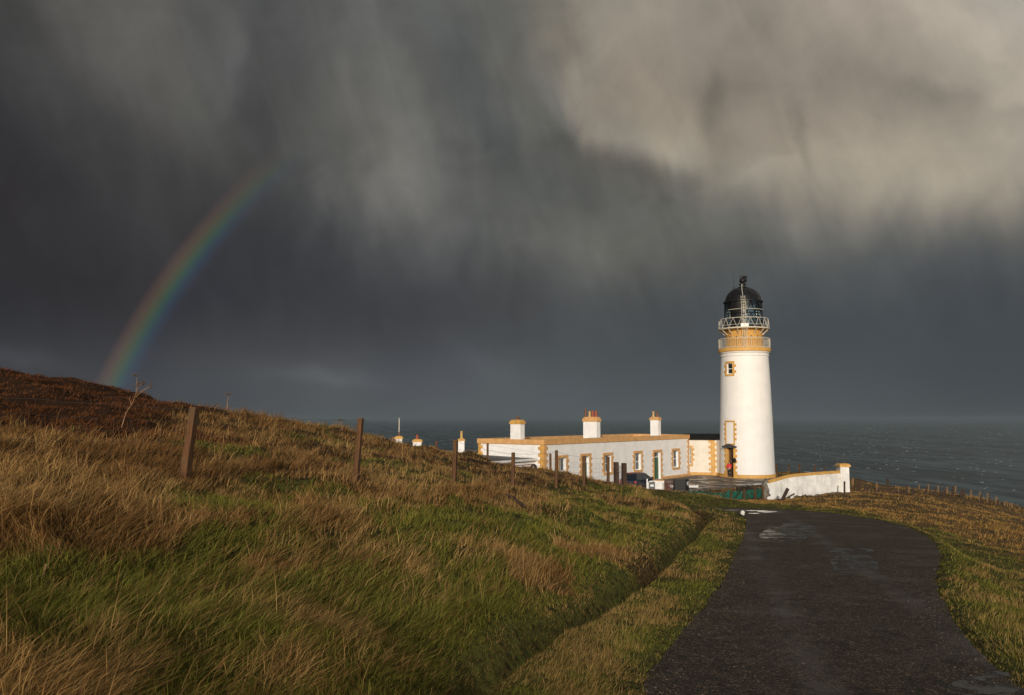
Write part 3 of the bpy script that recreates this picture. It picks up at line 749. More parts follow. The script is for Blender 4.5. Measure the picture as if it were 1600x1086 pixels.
def surround(mb, h, strip=0.22, tooth=0.19, per=0.54, sill=True, pr=0.035):
    a, b_, c, d = h[:4]
    ztop = d + strip
    mb.box(a-strip-0.06, b_+strip+0.06, -pr-0.01, 0.05, d, ztop)
    zb = c - (0.2 if sill else 0)
    mb.box(a-strip, a, -pr, 0.05, zb if not sill else c, d); mb.box(b_, b_+strip, -pr, 0.05, zb if not sill else c, d)
    if sill: mb.box(a-strip, b_+strip, -pr-0.03, 0.05, c-0.2, c)
    z = d - 0.12
    while z - 0.27 > c - 0.02:
        mb.box(a-strip-tooth, a-strip, -pr+0.003, 0.05, z-0.27, z); mb.box(b_+strip, b_+strip+tooth, -pr+0.003, 0.05, z-0.27, z)
        z -= per
def quoin(mb, s, dirn, z0, z1, w=0.35, tooth=0.2, per=0.54, pr=0.035):
    a, b_ = sorted((s, s+dirn*w)); mb.box(a, b_, -pr, 0.05, z0, z1)
    z = z1 - 0.15
    while z-0.27 > z0:
        a2, b2 = sorted((s+dirn*w, s+dirn*(w+tooth))); mb.box(a2, b2, -pr+0.003, 0.05, z-0.27, z); z -= per
def window_parts(parent, M, h, depth, bars='sash', room=1.0):
    a, b_, c, d = h[:4]
    f = MB(M); y0, y1 = depth-0.07, depth+0.02; t = 0.065
    f.box(a+.002, a+t, y0, y1, c+.002, d-.002); f.box(b_-t, b_-.002, y0, y1, c+.002, d-.002); f.box(a+t, b_-t, y0, y1, c+.002, c+t*1.3); f.box(a+t, b_-t, y0, y1, d-t, d-.002)
    zm = (c+d)/2; xm = (a+b_)/2
    if bars == 'sash':
        f.box(a+t, b_-t, y0+.01, y1, zm-.03, zm+.03); f.box(xm-.014, xm+.014, y0+.02, y1-.01, c+t, d-t)
    elif bars == 'mull': f.box(xm-.03, xm+.03, y0+.01, y1, c+t, d-t)
    fo = f.build('window', M_['winframe'], parent)
    g = MB(M); g.box(a+t*.5, b_-t*.5, y0+.035, y0+.045, c+t*.5, d-t*.5); g.build('pane', M_['glass'], fo)
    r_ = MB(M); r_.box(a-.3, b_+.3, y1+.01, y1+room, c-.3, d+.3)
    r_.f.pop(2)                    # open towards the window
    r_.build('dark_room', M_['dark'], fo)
    return fo

# ------------------------------------------------------------------ keepers' cottage
dA = 86.0
uA, vA = ray(1076, 679); ztop = vA*dA
A = Vector((uA*dA, dA, 0)); pB = at(849.5, 687.2, ztop); B = Vector((pB.x, pB.y, 0))
eAB = (A-B).normalized(); Lw = (A-B).length
nIn = Vector((0,0,1)).cross(eAB)       # inward
DEP = 7.0
MF = frame((B.x, B.y, 0), eAB)          # front wall frame: x=s from B, y inward, z world
def s_of(px):
    u = ray(px, 700)[0]; e, b0 = eAB, B
    return (u*b0.y - b0.x) / (e.x - u*e.y)
def z_at(px, py):
    s = s_of(px); return ray(px, py)[1] * (B.y + s*eAB.y)
def zx(v): return 840 + v/6.154
def zy(v): return 620 + v/6.154
zbase = YZ - 0.3
HO = {}
for nm, x0, x1, y0, y1 in [('W1',203,275,587,658),('D1',425,498,570,None),('W2',640,708,560,728),('W3',932,995,542,705),('D2',1118,1183,530,None),('W4',1300,1355,517,680)]:
    a, b_ = s_of(zx(x0)), s_of(zx(x1)); xm = zx((x0+x1)/2)
    zt = z_at(xm, zy(y0)); zb = z_at(xm, zy(y1)) if y1 else YZ + 0.12
    if nm == 'W1': zb = zt - 2.1
    HO[nm] = (a, b_, zb, zt)
cb_ = Vector((B.x, B.y, YZ)); cottage = thing('keepers_cottage', 'long low white cottage with ochre trim, flat parapet roof and sash windows', 'cottage', cb_)
RD = 0.30
wl = MB(MF); holes = list(HO.values())
zcop = z_at(1000, 682.0+6) ; zcop = ztop - 0.42
wall_panel(wl, 0, Lw, zbase, zcop, holes, RD)
wl.face([(0,0,zbase),(0,0,zcop),(0,DEP,zcop),(0,DEP,zbase)]); wl.face([(Lw,0,zbase),(Lw,DEP,zbase),(Lw,DEP,zcop),(Lw,0,zcop)])
wl.face([(0,DEP,zbase),(0,DEP,zcop),(Lw,DEP,zcop),(Lw,DEP,zbase)])
# inner faces of the parapet
zr = ztop - 0.75
for a in (0.35,):
    wl.face([(a,a,zr),(Lw-a,a,zr),(Lw-a,a,zcop),(a,a,zcop)]); wl.face([(a,DEP-a,zr),(a,DEP-a,zcop),(Lw-a,DEP-a,zcop),(Lw-a,DEP-a,zr)])
    wl.face([(a,a,zr),(a,a,zcop),(a,DEP-a,zcop),(a,DEP-a,zr)]); wl.face([(Lw-a,a,zr),(Lw-a,DEP-a,zr),(Lw-a,DEP-a,zcop),(Lw-a,a,zcop)])
wl.build('wall', M_['white'], cottage)
rf = MB(MF); rf.face([(0.35,0.35,zr),(Lw-0.35,0.35,zr),(Lw-0.35,DEP-0.35,zr),(0.35,DEP-0.35,zr)]); rf.build('roof', M_['roof_grey'], cottage)
cp = MB(MF); o_ = 0.09
cp.box(-o_, Lw+o_, -o_, 0.40, zcop, ztop); cp.box(-o_, Lw+o_, DEP-0.40, DEP+o_, zcop, ztop)
cp.box(-o_, 0.40, 0.401, DEP-0.401, zcop, ztop); cp.box(Lw-0.40, Lw+o_, 0.401, DEP-0.401, zcop, ztop)
cp.build('parapet_coping', M_['peach'], cottage, bevel=0.02)
for args in ((Lw, -1, 0.3), (0.0, 1, 0.35)):
    qn = MB(MF); quoin(qn, args[0], args[1], YZ+0.32, zcop-.002, args[2]); qn.build('corner_quoins', M_['peach'], cottage)
MS = frame((B.x, B.y, 0) , -nIn); MS = frame((B + nIn*DEP), -nIn)     # side wall seen from the camera: x runs from the far corner back to B
for args in ((DEP, -1, 0.35), (0.0, 1, 0.3)):
    qn2 = MB(MS); quoin(qn2, args[0], args[1], YZ+0.32, zcop-.002, args[2]); qn2.build('corner_quoins', M_['ochre'], cottage)
ph = MB(MF); gaps = [HO['D1'], HO['D2']]
xs = [0-.05] + [v for h in gaps for v in (h[0]-.22, h[1]+.22)] + [Lw+.05]
for a, b_ in zip(xs[::2], xs[1::2]): ph.box(a, b_, -0.06, 0.05, zbase, YZ+0.32)
ph.build('plinth', M_['peach'], cottage)
su = {}
for nm in HO:
    s_ = MB(MF); surround(s_, HO[nm], sill=nm[0] == 'W')
    rv = MB(MF); reveals(rv, HO[nm], RD); rv = rv.build('reveal', M_['winframe'], None)
    if nm[0] == 'W':
        wo_ = window_parts(cottage, MF, HO[nm] if nm != 'W1' else (HO[nm][0], HO[nm][1], HO[nm][3]-1.15, HO[nm][3]), RD, 'sash' if nm != 'W1' else 'mull')
        s_.build('surround', M_['peach'], wo_); rv.parent = wo_
        if nm == 'W1':
            h = HO[nm]; p_ = MB(MF); p_.box(h[0], h[1], RD-.06, RD+.05, h[2], h[3]-1.155); p_.build('lower_panel', M_['winframe'], wo_)
    else:
        a, b_, c, d = HO[nm]; dd = MB(MF); zf = d-0.55
        dd.box(a+.08, b_-.08, RD-.06, RD, c, zf); 
        for q0, q1 in ((c+.2, c+.95), (c+1.1, zf-.15)): 
            for xx in (a+.18, (a+b_)/2+.04): dd.box(xx, xx+(b_-a)/2-.24, RD-.075, RD-.06, q0, q1)
        do = dd.build('door', M_['green'], cottage, bevel=0.006)
        fr = MB(MF); fr.box(a+.002, a+.08, RD-.08, RD+.02, c, d-.002); fr.box(b_-.08, b_-.002, RD-.08, RD+.02, c, d-.002); fr.box(a+.08, b_-.08, RD-.08, RD+.02, zf, zf+.07); fr.box(a+.08, b_-.08, RD-.08, RD+.02, d-.07, d-.002)
        fr.build('door_frame', M_['winframe'], do)
        fl = MB(MF); fl.box(a+.08, b_-.08, RD-.03, RD-.02, zf+.07, d-.07); fl.build('fanlight', M_['glass'], do)
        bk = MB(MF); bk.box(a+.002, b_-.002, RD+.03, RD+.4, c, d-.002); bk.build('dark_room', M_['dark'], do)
        hd = MB(MF); hd.lathe([(0.0,0),(0.03,0.01),(0.035,0.03),(0.0,0.05)], 8); 
        hd.v = [tuple(MF @ Vector((a+.17, RD-.09, c+1.0)) + Vector(v_)*0) for v_ in hd.v]; hd = MB(MF); hd.box(a+.14, a+.24, RD-.11, RD-.075, c+1.0, c+1.03); hd.build('handle', M_['steel'], do)
        s_.build('surround', M_['peach'], do); rv.parent = do
        st = MB(MF); st.box(a-.25, b_+.25, -0.45, 0.28, YZ-.1, c-.003); st.build('doorstep', M_['rock'], do)
# a thin crack-like conduit and a bracket on the wall
cd = MB(MF); cd.tube([(s_of(zx(1440)), -0.03, zcop), (s_of(zx(1440)), -0.03, YZ)], 0.02, 5); cd.build('downpipe', M_['cream'], cottage)

def chimney(parent, cx, cy, ex, wx, wy, z0, z1, zc, potlist, capm='peach', wallm='white', name='chimney'):
    """stack standing between z0 and z1, cap up to zc; pots: (dx, dy, r, h, material)"""
    M = frame((cx, cy, 0), ex); b = MB(M); b.box(-wx/2, wx/2, -wy/2, wy/2, z0, z1); ch = b.build(name, M_[wallm], parent)
    c = MB(M); e = 0.075; hh = zc-z1
    c.box(-wx/2-e, wx/2+e, -wy/2-e, wy/2+e, z1, z1+hh*0.45)
    c.hexa([(-wx/2-e, -wy/2-e, z1+hh*.45), (wx/2+e, -wy/2-e, z1+hh*.45), (wx/2+e, wy/2+e, z1+hh*.45), (-wx/2-e, wy/2+e, z1+hh*.45)],
           [(-wx/2+.06, -wy/2+.06, zc), (wx/2-.06, -wy/2+.06, zc), (wx/2-.06, wy/2-.06, zc), (-wx/2+.06, wy/2-.06, zc)])
    c.build('cap', M_[capm], ch)
    for (px_, py_, r_, h_, m_) in potlist:
        M2 = M.copy() @ Matrix.Translation((px_, py_, zc-.02)); p = MB(M2)
        p.lathe([(r_*1.15, 0), (r_*1.15, 0.08), (r_*.98, .12), (r_*.88, h_-.1), (r_*1.1, h_-.08), (r_*1.1, h_), (r_*.75, h_), (r_*.7, h_-.25)], 14)
        p.build('chimney_pot', M_[m_], ch, autos=40)
    return ch
def mid(px, off=0.5):
    """point on the line along the cottage at a fraction of its depth, seen at px"""
    o = B + nIn*DEP*off; u = ray(px, 660)[0]; s = (u*o.y - o.x)/(eAB.x - u*eAB.y); return o + eAB*s
p2 = mid(924.5); zc2 = Zp(651.5, p2.y, 925)
chimney(cottage, p2.x, p2.y, eAB, 0.62, 1.55, zr, Zp(658.7, p2.y, 925), zc2,
        [(-.12,.62,.13,.80,'pot_dark'), (.05,.26,.12,.55,'pot_buff'), (0,-.12,.13,.6,'pot_red'), (.02,-.48,.14,.6,'pot_red')])
p3 = mid(1024.2); zc3 = Zp(651.5, p3.y, 1024)
chimney(cottage, p3.x, p3.y, eAB, 0.60, 0.95, zr, Zp(656.3, p3.y, 1024), zc3, [(0,.24,.12,.62,'pot_buff'), (0,-.22,.14,.60,'pot_dark')])
p1 = B + nIn*(DEP*0.47) ; u_ = ray(806, 670)[0]; t_ = (u_*B.y - B.x)/(nIn.x - u_*nIn.y); p1 = B + nIn*t_
zc1 = Zp(656.0, p1.y, 806)
chimney(cottage, p1.x+eAB.x*.22, p1.y+eAB.y*.22, eAB, 0.55, 1.08, Zp(692.5, p1.y, 806), Zp(662.5, p1.y, 806), zc1, [(0,.05,.09,.32,'pot_dark'), (.0,-.16,.07,.26,'pot_dark')], 'ochre')

# ------------------------------------------------------------------ low slate extension on the near end
XL = 13.0; zx_t = Zp(716, B.y, 849)
Bx = B - eAB*XL
ext = thing('slate_roofed_outbuilding', 'low white outbuilding with dark slate roof against the near end of the cottage', 'outbuilding', (Bx.x, Bx.y, YZ))
ME = frame((Bx.x, Bx.y, 0), eAB); e = MB(ME)
IN = 0.9; e.box(0, XL-.02, IN, DEP-.3, -6.5, zx_t-.16); e.build('wall', M_['white'], ext)
e = MB(ME); zt = zx_t
e.hexa([(-.2, IN-.25, zt-.16), (XL-.02, IN-.25, zt-.16), (XL-.02, DEP-.1, zt-.16+.12), (-.2, DEP-.1, zt-.16+.12)],
       [(-.2, IN-.25, zt-.04), (XL-.02, IN-.25, zt-.04), (XL-.02, DEP-.1, zt+.1), (-.2, DEP-.1, zt+.1)])
rf_ = e.build('roof', M_['slate'], ext)
e = MB(ME); e.box(-.2, XL-.02, IN-.30, IN-.252, zt-.20, zt-.03); e.build('gutter', M_['winframe'], ext)
e = MB(ME); e.tube([(0, IN-.03, zt-.55), (XL-.1, IN-.03, zt-.50)], 0.025, 6); e.build('pipe', M_['pot_red'], ext)
def roofblock(px, py0, py1, w, m_='ochre', nm='roof_block', lean=None):
    u, v = ray(px, py1); d = (zt+.05)/v; x = u*d; h = (py1-py0)/1250*d
    b = MB(frame((x, d, zt), eAB)); b.box(-w/2, w/2, -.2, .2, -.05, h*.55); b.hexa([(-w/2-.06,-.26,h*.55),(w/2+.06,-.26,h*.55),(w/2+.06,.26,h*.55),(-w/2-.06,.26,h*.55)], [(-w/2+.1,-.1,h),(w/2-.1,-.1,h),(w/2-.1,.1,h),(-w/2+.1,.1,h)])
    return b.build(nm, M_[m_], ext), x, d
roofblock(748.5, 707, 711.5, .95)
rb_, x_, d_ = roofblock(791.5, 705.5, 709.5, .7)
b = MB(frame((x_, d_, zt), eAB)); b.lathe([(.10,.2),(.10,.5),(.05,.55),(.05,.75),(.09,.78),(.09,.86),(0,.9)], 10); b.build('vent_pipe', M_['pot_buff'], rb_)
b = MB(frame((x_, d_, zt), eAB)); b.tube([(-.12,0,.1),(-.12,0,1.55)], .022, 5); b.build('pole', M_['cream'], rb_)
u, v = ray(804.5, 706); d = zt/v; b = MB(); b.tube([(u*d, d, zt), (u*d, d, Zp(680.5, d, 804))], .025, 5); b.build('pole', M_['cream'], ext)

# satellite dish on the outbuilding wall
pd = ME @ Vector((XL-0.75, IN, 0)); u, v = ray(845.5, 730)
sw = (u*(Bx.y) - Bx.x)/(eAB.x-u*eAB.y)
dl_ = ME @ Vector((XL-.62, IN-.35, 0)); zd = ray(845.5, 730)[1]*dl_.y
dish = thing('satellite_dish', 'dark round satellite dish on the white wall beside the cottage corner', 'satellite dish', (dl_.x, dl_.y, zd))
dirn = Vector((-.15, -1, .35)).normalized(); Md = dirn.to_track_quat('Z', 'Y').to_matrix().to_4x4(); Md.translation = (dl_.x, dl_.y, zd)
b = MB(Md); b.lathe([(0,-.05),(.10,-.04),(.19,-.01),(.25,.03),(.26,.035),(.25,.04),(.19,0.0),(.10,-.03),(0.01,-.04)], 24, cap=False); b.build('reflector', M_['black'], dish, autos=50)
b = MB(Md); b.tube([(0,-.23,.03),(0,-.1,.3)], .012, 5); b.box(-.03,.03,-.13,-.07,.28,.36); b.build('arm', M_['cream'], dish)
b = MB(); b.tube([(dl_.x, dl_.y+.03, zd), (dl_.x+.25, dl_.y+.32, zd-.05)], .025, 6); b.build('bracket', M_['steel'], dish)

# ------------------------------------------------------------------ second cottage, mostly behind the hill: its roof and chimneys show
cx0 = ray(604, 700)[0]*76; cx1 = ray(738, 700)[0]*73
sc = thing('far_cottage', 'second low cottage behind the hill, only its grey roof and chimneys showing', 'cottage', ((cx0+cx1)/2, 77, YZ))
zr2 = Zp(706.5, 76, 700)
b = MB(); b.box(cx0, cx1, 73.5, 80, -7.0, zr2-.2); b.build('wall', M_['white'], sc)
b = MB(); b.box(cx0-.2, cx1+.2, 73.3, 80.2, zr2-.2, zr2); b.build('roof', M_['roof_grey'], sc)
def farch(px, w, pc, pb, pots, capm='ochre'):
    d = 76.0; u = ray(px, 700)[0]; chimney(sc, u*d, d, (1,0,0), w, w, zr2-.05, Zp(pb, d, px), Zp(pc, d, px), pots, capm)
farch(721, .58, 685.2, 689.0, [(0,0,.13,.72,'pot_buff')])
farch(652.5, .80, 686.2, 690.6, [(-.05,0,.13,.45,'pot_red')])
farch(623.5, .62, 681.4, 685.8, [(0,0,.09,.40,'pot_dark')])
d = 76.0; u = ray(623.5, 680)[0]; b = MB(); b.tube([(u*d, d, Zp(678, d, 623)), (u*d, d, Zp(653, d, 623))], [.05, .045], 6); b.build('aerial_mast', M_['cream'], sc)
u = ray(616, 680)[0]; b = MB(); b.box(u*d-.16, u*d+.1, d-.2, d+.2, zr2-.1, Zp(682.5, d, 616)); b.build('brick_pier', M_['pot_dark'], sc)

# ------------------------------------------------------------------ link building between cottage and tower
zl_t = Zp(687.3, 87, 1100); P0 = Vector((ray(1070,700)[0]*87.6, 87.6, 0)); P1 = Vector((ray(1119.5,700)[0]*86.6, 86.6, 0)); P2 = Vector((ray(1134,700)[0]*84.6, 84.6, 0))
link = thing('link_building', 'cream low building with black roof edge joining cottage and lighthouse', 'building', (P1.x, P1.y, YZ))
ML = frame(P0, (P1-P0)); L1 = (P1-P0).length
def sl(px):
    u = ray(px, 700)[0]; e = (P1-P0).normalized(); return (u*P0.y-P0.x)/(e.x-u*e.y)
hL = (sl(1076.3), sl(1079.9), Zp(725.5, 87.5, 1078), Zp(698.5, 87.5, 1078))
b = MB(ML); wall_panel(b, 0, L1, -6.5, zl_t, [hL], .25); b.face([(0,0,-6.5),(0,0,zl_t),(0,6,zl_t),(0,6,-6.5)]); b.face([(0,6,-6.5),(0,6,zl_t),(L1,6,zl_t),(L1,6,-6.5)])
M2_ = frame(P1, (P2-P1)); L2 = (P2-P1).length; b2 = MB(M2_); b2.face([(0,0,-6.5),(L2,0,-6.5),(L2,0,zl_t),(0,0,zl_t)])
off = len(b.v); b.v += b2.v; b.f += [[i+off for i in f] for f in b2.f]
b.build('wall', M_['link_white'], link)
b = MB(ML); reveals(b, hL, .25); b.build('window_reveal', M_['winframe'], link)
wo_ = window_parts(link, ML, hL, .25, 'sash'); b = MB(ML); surround(b, hL, strip=.16, tooth=.16); b.build('surround', M_['ochre'], wo_)
b = MB(ML); b.box(-.1, L1+.02, -.07, .05, -6.5, YZ+.36); b3 = MB(M2_); b3.box(-.02, L2, -.07, .05, -6.5, YZ+.36); off = len(b.v); b.v += b3.v; b.f += [[i+off for i in f] for f in b3.f]; b.build('plinth', M_['ochre'], link)
b = MB(ML); z = zl_t-.03; b.box(L1-.62, L1-.16, -.035, .05, YZ+.361, zl_t-.01)
k_ = 0
while z-.28 > YZ+.4:
    if k_ % 2 == 0: b.box(L1-.84, L1-.62, -.032, .05, z-.28, z)
    else: b.box(L1-.16, L1-.01, -.032, .05, z-.28, z)
    z -= .30; k_ += 1
b.build('corner_quoins', M_['ochre'], link)
b = MB(ML); b.box(-.3, L1+.9, -.22, 6.1, zl_t+.002, zl_t+.40); b.box(-.3, L1+.9, -.30, 6.2, zl_t+.42, zl_t+.56); b.build('roof', M_['matt_black'], link)

# ------------------------------------------------------------------ lighthouse tower
TD = 85.0; TX = ray(1168, 747)[0]*TD; TC = Vector((TX, TD, 0))
phc = math.atan2(-TD, -TX)                        # direction from tower to camera
ZT = lambda py: Zp(py, TD, 1165)
MT = Matrix.Translation(TC)
tower = thing('lighthouse', 'tall white round lighthouse tower with ochre band and black lantern', 'lighthouse', (TX, TD, YZ))
zb = YZ-.3; zp_t = YZ+.42
PXM = 1250/TD/ (1.0)
def rpx(wpx): return wpx/2/1250*TD*1.0 / 1.0
prof = [(rpx(82.3)*1.0, zp_t), (rpx(80.6), ZT(700)), (rpx(78.6), ZT(650)), (rpx(75.6), ZT(600)), (rpx(72.4), ZT(562)), (rpx(72.0), ZT(558))]
def rt(z):
    zs_ = [p[1] for p in prof]; rs = [p[0] for p in prof]; return float(np.interp(z, zs_, rs))
def phi_off(offpx, py): 
    r = rt(ZT(py)); return phc - math.asin(min(.99, offpx/1250*TD/r))
phD = phc - R(37.5)                                # door, blind window and upper window share one line
DW, DT = 0.78/2+.02, Zp(700.0, 82.6, 1142)
DB = YZ+.10
WT_, WB_ = Zp(567.0, 82.8, 1141), Zp(584.0, 82.8, 1141); WW = .36
def curved_wall(mb, zs, holes, rf_, nseg=96):
    """tower shell with openings; holes = (phi, halfwidth, z0, z1)"""
    angs = set(2*math.pi*i/nseg for i in range(nseg))
    for ph_, hw, z0, z1 in holes:
        r = rf_((z0+z1)/2); a0, a1 = (ph_-hw/r) % (2*math.pi), (ph_+hw/r) % (2*math.pi)
        angs = {a for a in angs if not (a0-.012 < a < a0+.012 or a1-.012 < a < a1+.012)} | {a0, a1}
    angs = sorted(angs); zs = sorted(set(zs) | {h[2] for h in holes} | {h[3] for h in holes})
    for i, a in enumerate(angs):
        b_ = angs[(i+1) % len(angs)]; bb = b_ if b_ > a else b_+2*math.pi; am = (a+bb)/2
        for z0, z1 in zip(zs, zs[1:]):
            zm = (z0+z1)/2; skip = False
            for ph_, hw, h0, h1 in holes:
                dphi = (am-ph_+math.pi) % (2*math.pi) - math.pi
                if abs(dphi) < hw/rf_((h0+h1)/2) and h0 < zm < h1: skip = True
            if skip: continue
            r0, r1 = rf_(z0), rf_(z1)
            mb.face([(r0*math.cos(a), r0*math.sin(a), z0), (r0*math.cos(bb), r0*math.sin(bb), z0), (r1*math.cos(bb), r1*math.sin(bb), z1), (r1*math.cos(a), r1*math.sin(a), z1)])
b = MB(MT); zs = [zb, zp_t] + list(np.linspace(zp_t, ZT(558), 14)); curved_wall(b, zs, [(phD, DW, DB, DT), (phD, WW, WB_, WT_)], rt)
b.build('tower_wall', M_['tower_white'], tower, autos=30)
def cblock(mb, ph_, s0, s1, z0, z1, t0=-.03, t1=.045, rfn=rt, seg=None):
    """block wrapped on the round wall; s measured along the wall, positive to the viewer's right"""
    zr_ = max((z0+z1)/2, zp_t); seg = seg or max(1, int(abs(s1-s0)/.12))
    A0 = [ph_ + (s0+(s1-s0)*i/seg)/rfn(zr_) for i in range(seg+1)]
    ri0, ri1, ro0, ro1 = rfn(z0)+t0, rfn(z1)+t0, rfn(z0)+t1, rfn(z1)+t1
    P = lambda r, a, z: (r*math.cos(a), r*math.sin(a), z)
    for a, b_ in zip(A0, A0[1:]):
        mb.face([P(ro0,a,z0),P(ro0,b_,z0),P(ro1,b_,z1),P(ro1,a,z1)]); mb.face([P(ri1,a,z1),P(ro1,a,z1),P(ro1,b_,z1),P(ri1,b_,z1)]); mb.face([P(ri0,a,z0),P(ri0,b_,z0),P(ro0,b_,z0),P(ro0,a,z0)])
    a, b_ = A0[0], A0[-1]; mb.face([P(ri0,a,z0),P(ro0,a,z0),P(ro1,a,z1),P(ri1,a,z1)]); mb.face([P(ri0,b_,z0),P(ri1,b_,z1),P(ro1,b_,z1),P(ro0,b_,z0)])
def tsurround(mb, hw, z0, z1, strip, tooth, per, th, bottom=True, top=True):
    cblock(mb, phD, -hw-strip, -hw, z0, z1); cblock(mb, phD, hw, hw+strip, z0, z1)
    if top: cblock(mb, phD, -hw-strip-.03, hw+strip+.03, z1, z1+strip*1.1, t1=.055)
    if bottom: cblock(mb, phD, -hw-strip-.03, hw+strip+.03, z0-strip, z0, t1=.055)
    z = z1-.12
    while z-th > z0-.05:
        cblock(mb, phD, -hw-strip-tooth, -hw-strip, z-th, z, t1=.042); cblock(mb, phD, hw+strip, hw+strip+tooth, z-th, z, t1=.042); z -= per
# plinth with gap at the door
b = MB(MT); n = 90; gap = (DW+.02)/rt(YZ)
A0 = [phD+gap+(2*math.pi-2*gap)*i/n for i in range(n+1)]
for a, c in zip(A0, A0[1:]):
    r0, r1 = rt(zb)+.10, rt(zb)+.07
    for (ra, za), (rb, zb_) in (((r0, zb), (r1, zp_t-.04)), ((r1, zp_t-.04), (rt(zp_t)-.02, zp_t))):
        b.face([(ra*math.cos(a), ra*math.sin(a), za), (ra*math.cos(c), ra*math.sin(c), za), (rb*math.cos(c), rb*math.sin(c), zb_), (rb*math.cos(a), rb*math.sin(a), zb_)])
b.build('plinth', M_['ochre'], tower)
# doorway: reveal box, boarded inner door standing back, hood
MD = Matrix.Translation(TC) @ Matrix.Rotation(phD + math.pi/2, 4, 'Z')      # local -y points out of the door, x to the viewer's right
rD = rt(YZ+1)
b = MB(MD); hw = DW
for s_ in (-1, 1): b.box(*sorted((s_*hw, s_*(hw+.12))), -rD+.02, -rD+.6, DB, DT)
b.box(-hw-.1, hw+.1, -rD+.02, -rD+.95, DT, DT+.1); b.box(-hw-.1, hw+.1, -rD-.04, -rD+.95, DB-.25, DB)
dr = b.build('doorway', M_['ochre'], tower)
b = MB(MD); b.box(-hw, hw, -rD+.42, -rD+.5, DB, DT)
for i in range(6): b.box(-hw+i*hw/3+.01, -hw+(i+1)*hw/3-.01, -rD+.40, -rD+.42, DB, DT)
b.build('inner_boards', M_['brown'], dr)
b = MB(MD); b.box(hw-.07, hw-.001, -rD-.02, -rD+.38, DB+.02, DT-.05); b.build('door', M_['black'], dr)
b = MB(MD); b.box(-hw-.36, hw+.36, -rD-.28, -rD+.3, DT+.0, DT+.14)
b.hexa([(-hw-.40,-rD-.32,DT+.14),(hw+.40,-rD-.32,DT+.14),(hw+.40,-rD+.3,DT+.14),(-hw-.40,-rD+.3,DT+.14)], [(-.04,-rD-.30,DT+.40),(.04,-rD-.30,DT+.40),(.04,-rD+.3,DT+.40),(-.04,-rD+.3,DT+.40)])
b.build('door_hood', M_['slate'], tower)
b = MB(MT); tsurround(b, DW, DB-.1, DT, .24, .18, .57, .3, bottom=False, top=False); b.build('door_surround', M_['ochre'], tower)
b = MB(MT); zA, zB = Zp(693.5, 82.5, 1142), Zp(659.5, 82.5, 1142); tsurround(b, .46, zA, zB, .14, .19, .50, .27); b.build('blind_window_surround', M_['ochre'], tower)
b = MB(MT); tsurround(b, WW, WB_, WT_, .2, .2, .62, .28); ws = b.build('window_surround', M_['ochre'], tower)
rW = rt((WT_+WB_)/2); b = MB(MD)
for s_ in (-1, 1): b.box(*sorted((s_*WW, s_*(WW+.05))), -rW+.0, -rW+.3, WB_, WT_)
b.box(-WW, WW, -rW, -rW+.3, WT_, WT_+.05); b.box(-WW, WW, -rW, -rW+.3, WB_-.05, WB_)
for s_ in (-1, 1): b.box(*sorted((s_*WW, s_*(WW-.05))), -rW+.16, -rW+.24, WB_, WT_)
b.box(-WW, WW, -rW+.165, -rW+.235, WT_-.07, WT_); b.box(-WW, WW, -rW+.165, -rW+.235, WB_, WB_+.08); b.box(-WW, WW, -rW+.17, -rW+.23, (WB_+WT_)/2-.03, (WB_+WT_)/2+.03)
wf = b.build('window', M_['winframe'], tower)
b = MB(MD); b.box(-WW, WW, -rW+.19, -rW+.2, WB_, WT_); b.build('pane', M_['glass'], wf)
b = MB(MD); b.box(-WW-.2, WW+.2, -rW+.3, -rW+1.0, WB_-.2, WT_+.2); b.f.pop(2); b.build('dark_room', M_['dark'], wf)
b = MB(MD); b.box(hw+.14, hw+.30, -rD-.16, -rD+.1, Zp(723, 82.5, 1148), Zp(717, 82.5, 1148)); b.hexa([(hw+.15,-rD-.2,Zp(717.2,82.5,1148)),(hw+.29,-rD-.2,Zp(717.2,82.5,1148)),(hw+.29,-rD,Zp(717.2,82.5,1148)),(hw+.15,-rD,Zp(717.2,82.5,1148))],[(hw+.2,-rD-.1,Zp(715.5,82.5,1148)),(hw+.24,-rD-.1,Zp(715.5,82.5,1148)),(hw+.24,-rD-.05,Zp(715.5,82.5,1148)),(hw+.2,-rD-.05,Zp(715.5,82.5,1148))])
b.build('wall_lantern', M_['black'], tower)
# cornice, ochre deck, upper drum
zc = ZT(558)
b = MB(MT); b.lathe([(rpx(70), zc), (rpx(74), zc+.02), (rpx(74), ZT(555.5)), (rpx(72.5), ZT(555)), (rpx(73.5), ZT(553.6)), (rpx(76.8), ZT(552.4)), (rpx(77), ZT(551)), (rpx(72), ZT(550.8))], 96, cap=False)
b.build('cornice', M_['tower_white'], tower, autos=35)
b = MB(MT); b.lathe([(rpx(72), ZT(551.2)), (rpx(79), ZT(551)), (rpx(80), ZT(550.4)), (rpx(80), ZT(546.3)), (rpx(78.5), ZT(545.6)), (rpx(40), ZT(545.5))], 96, cap=False)
b.build('deck_band', M_['ochre'], tower, autos=35)
zd1 = ZT(545.6); zd2 = ZT(516.5)
b = MB(MT); b.lathe([(rpx(57), zd1-.05), (rpx(56.6), ZT(520)), (rpx(58), ZT(518.5)), (rpx(58), zd2)], 72, cap=True); b.build('watch_room', M_['ochre'], tower, autos=35)
for a in np.linspace(-1.2, 1.2, 7):
    b = MB(MT); ph_ = phc+a; r = rpx(56.8); b.tube([(r*math.cos(ph_)*.97, r*math.sin(ph_)*.97, ZT(528)), (r*math.cos(ph_)*1.03, r*math.sin(ph_)*1.03, ZT(528))], .07, 8)
    b.build('vent', M_['black'], tower)
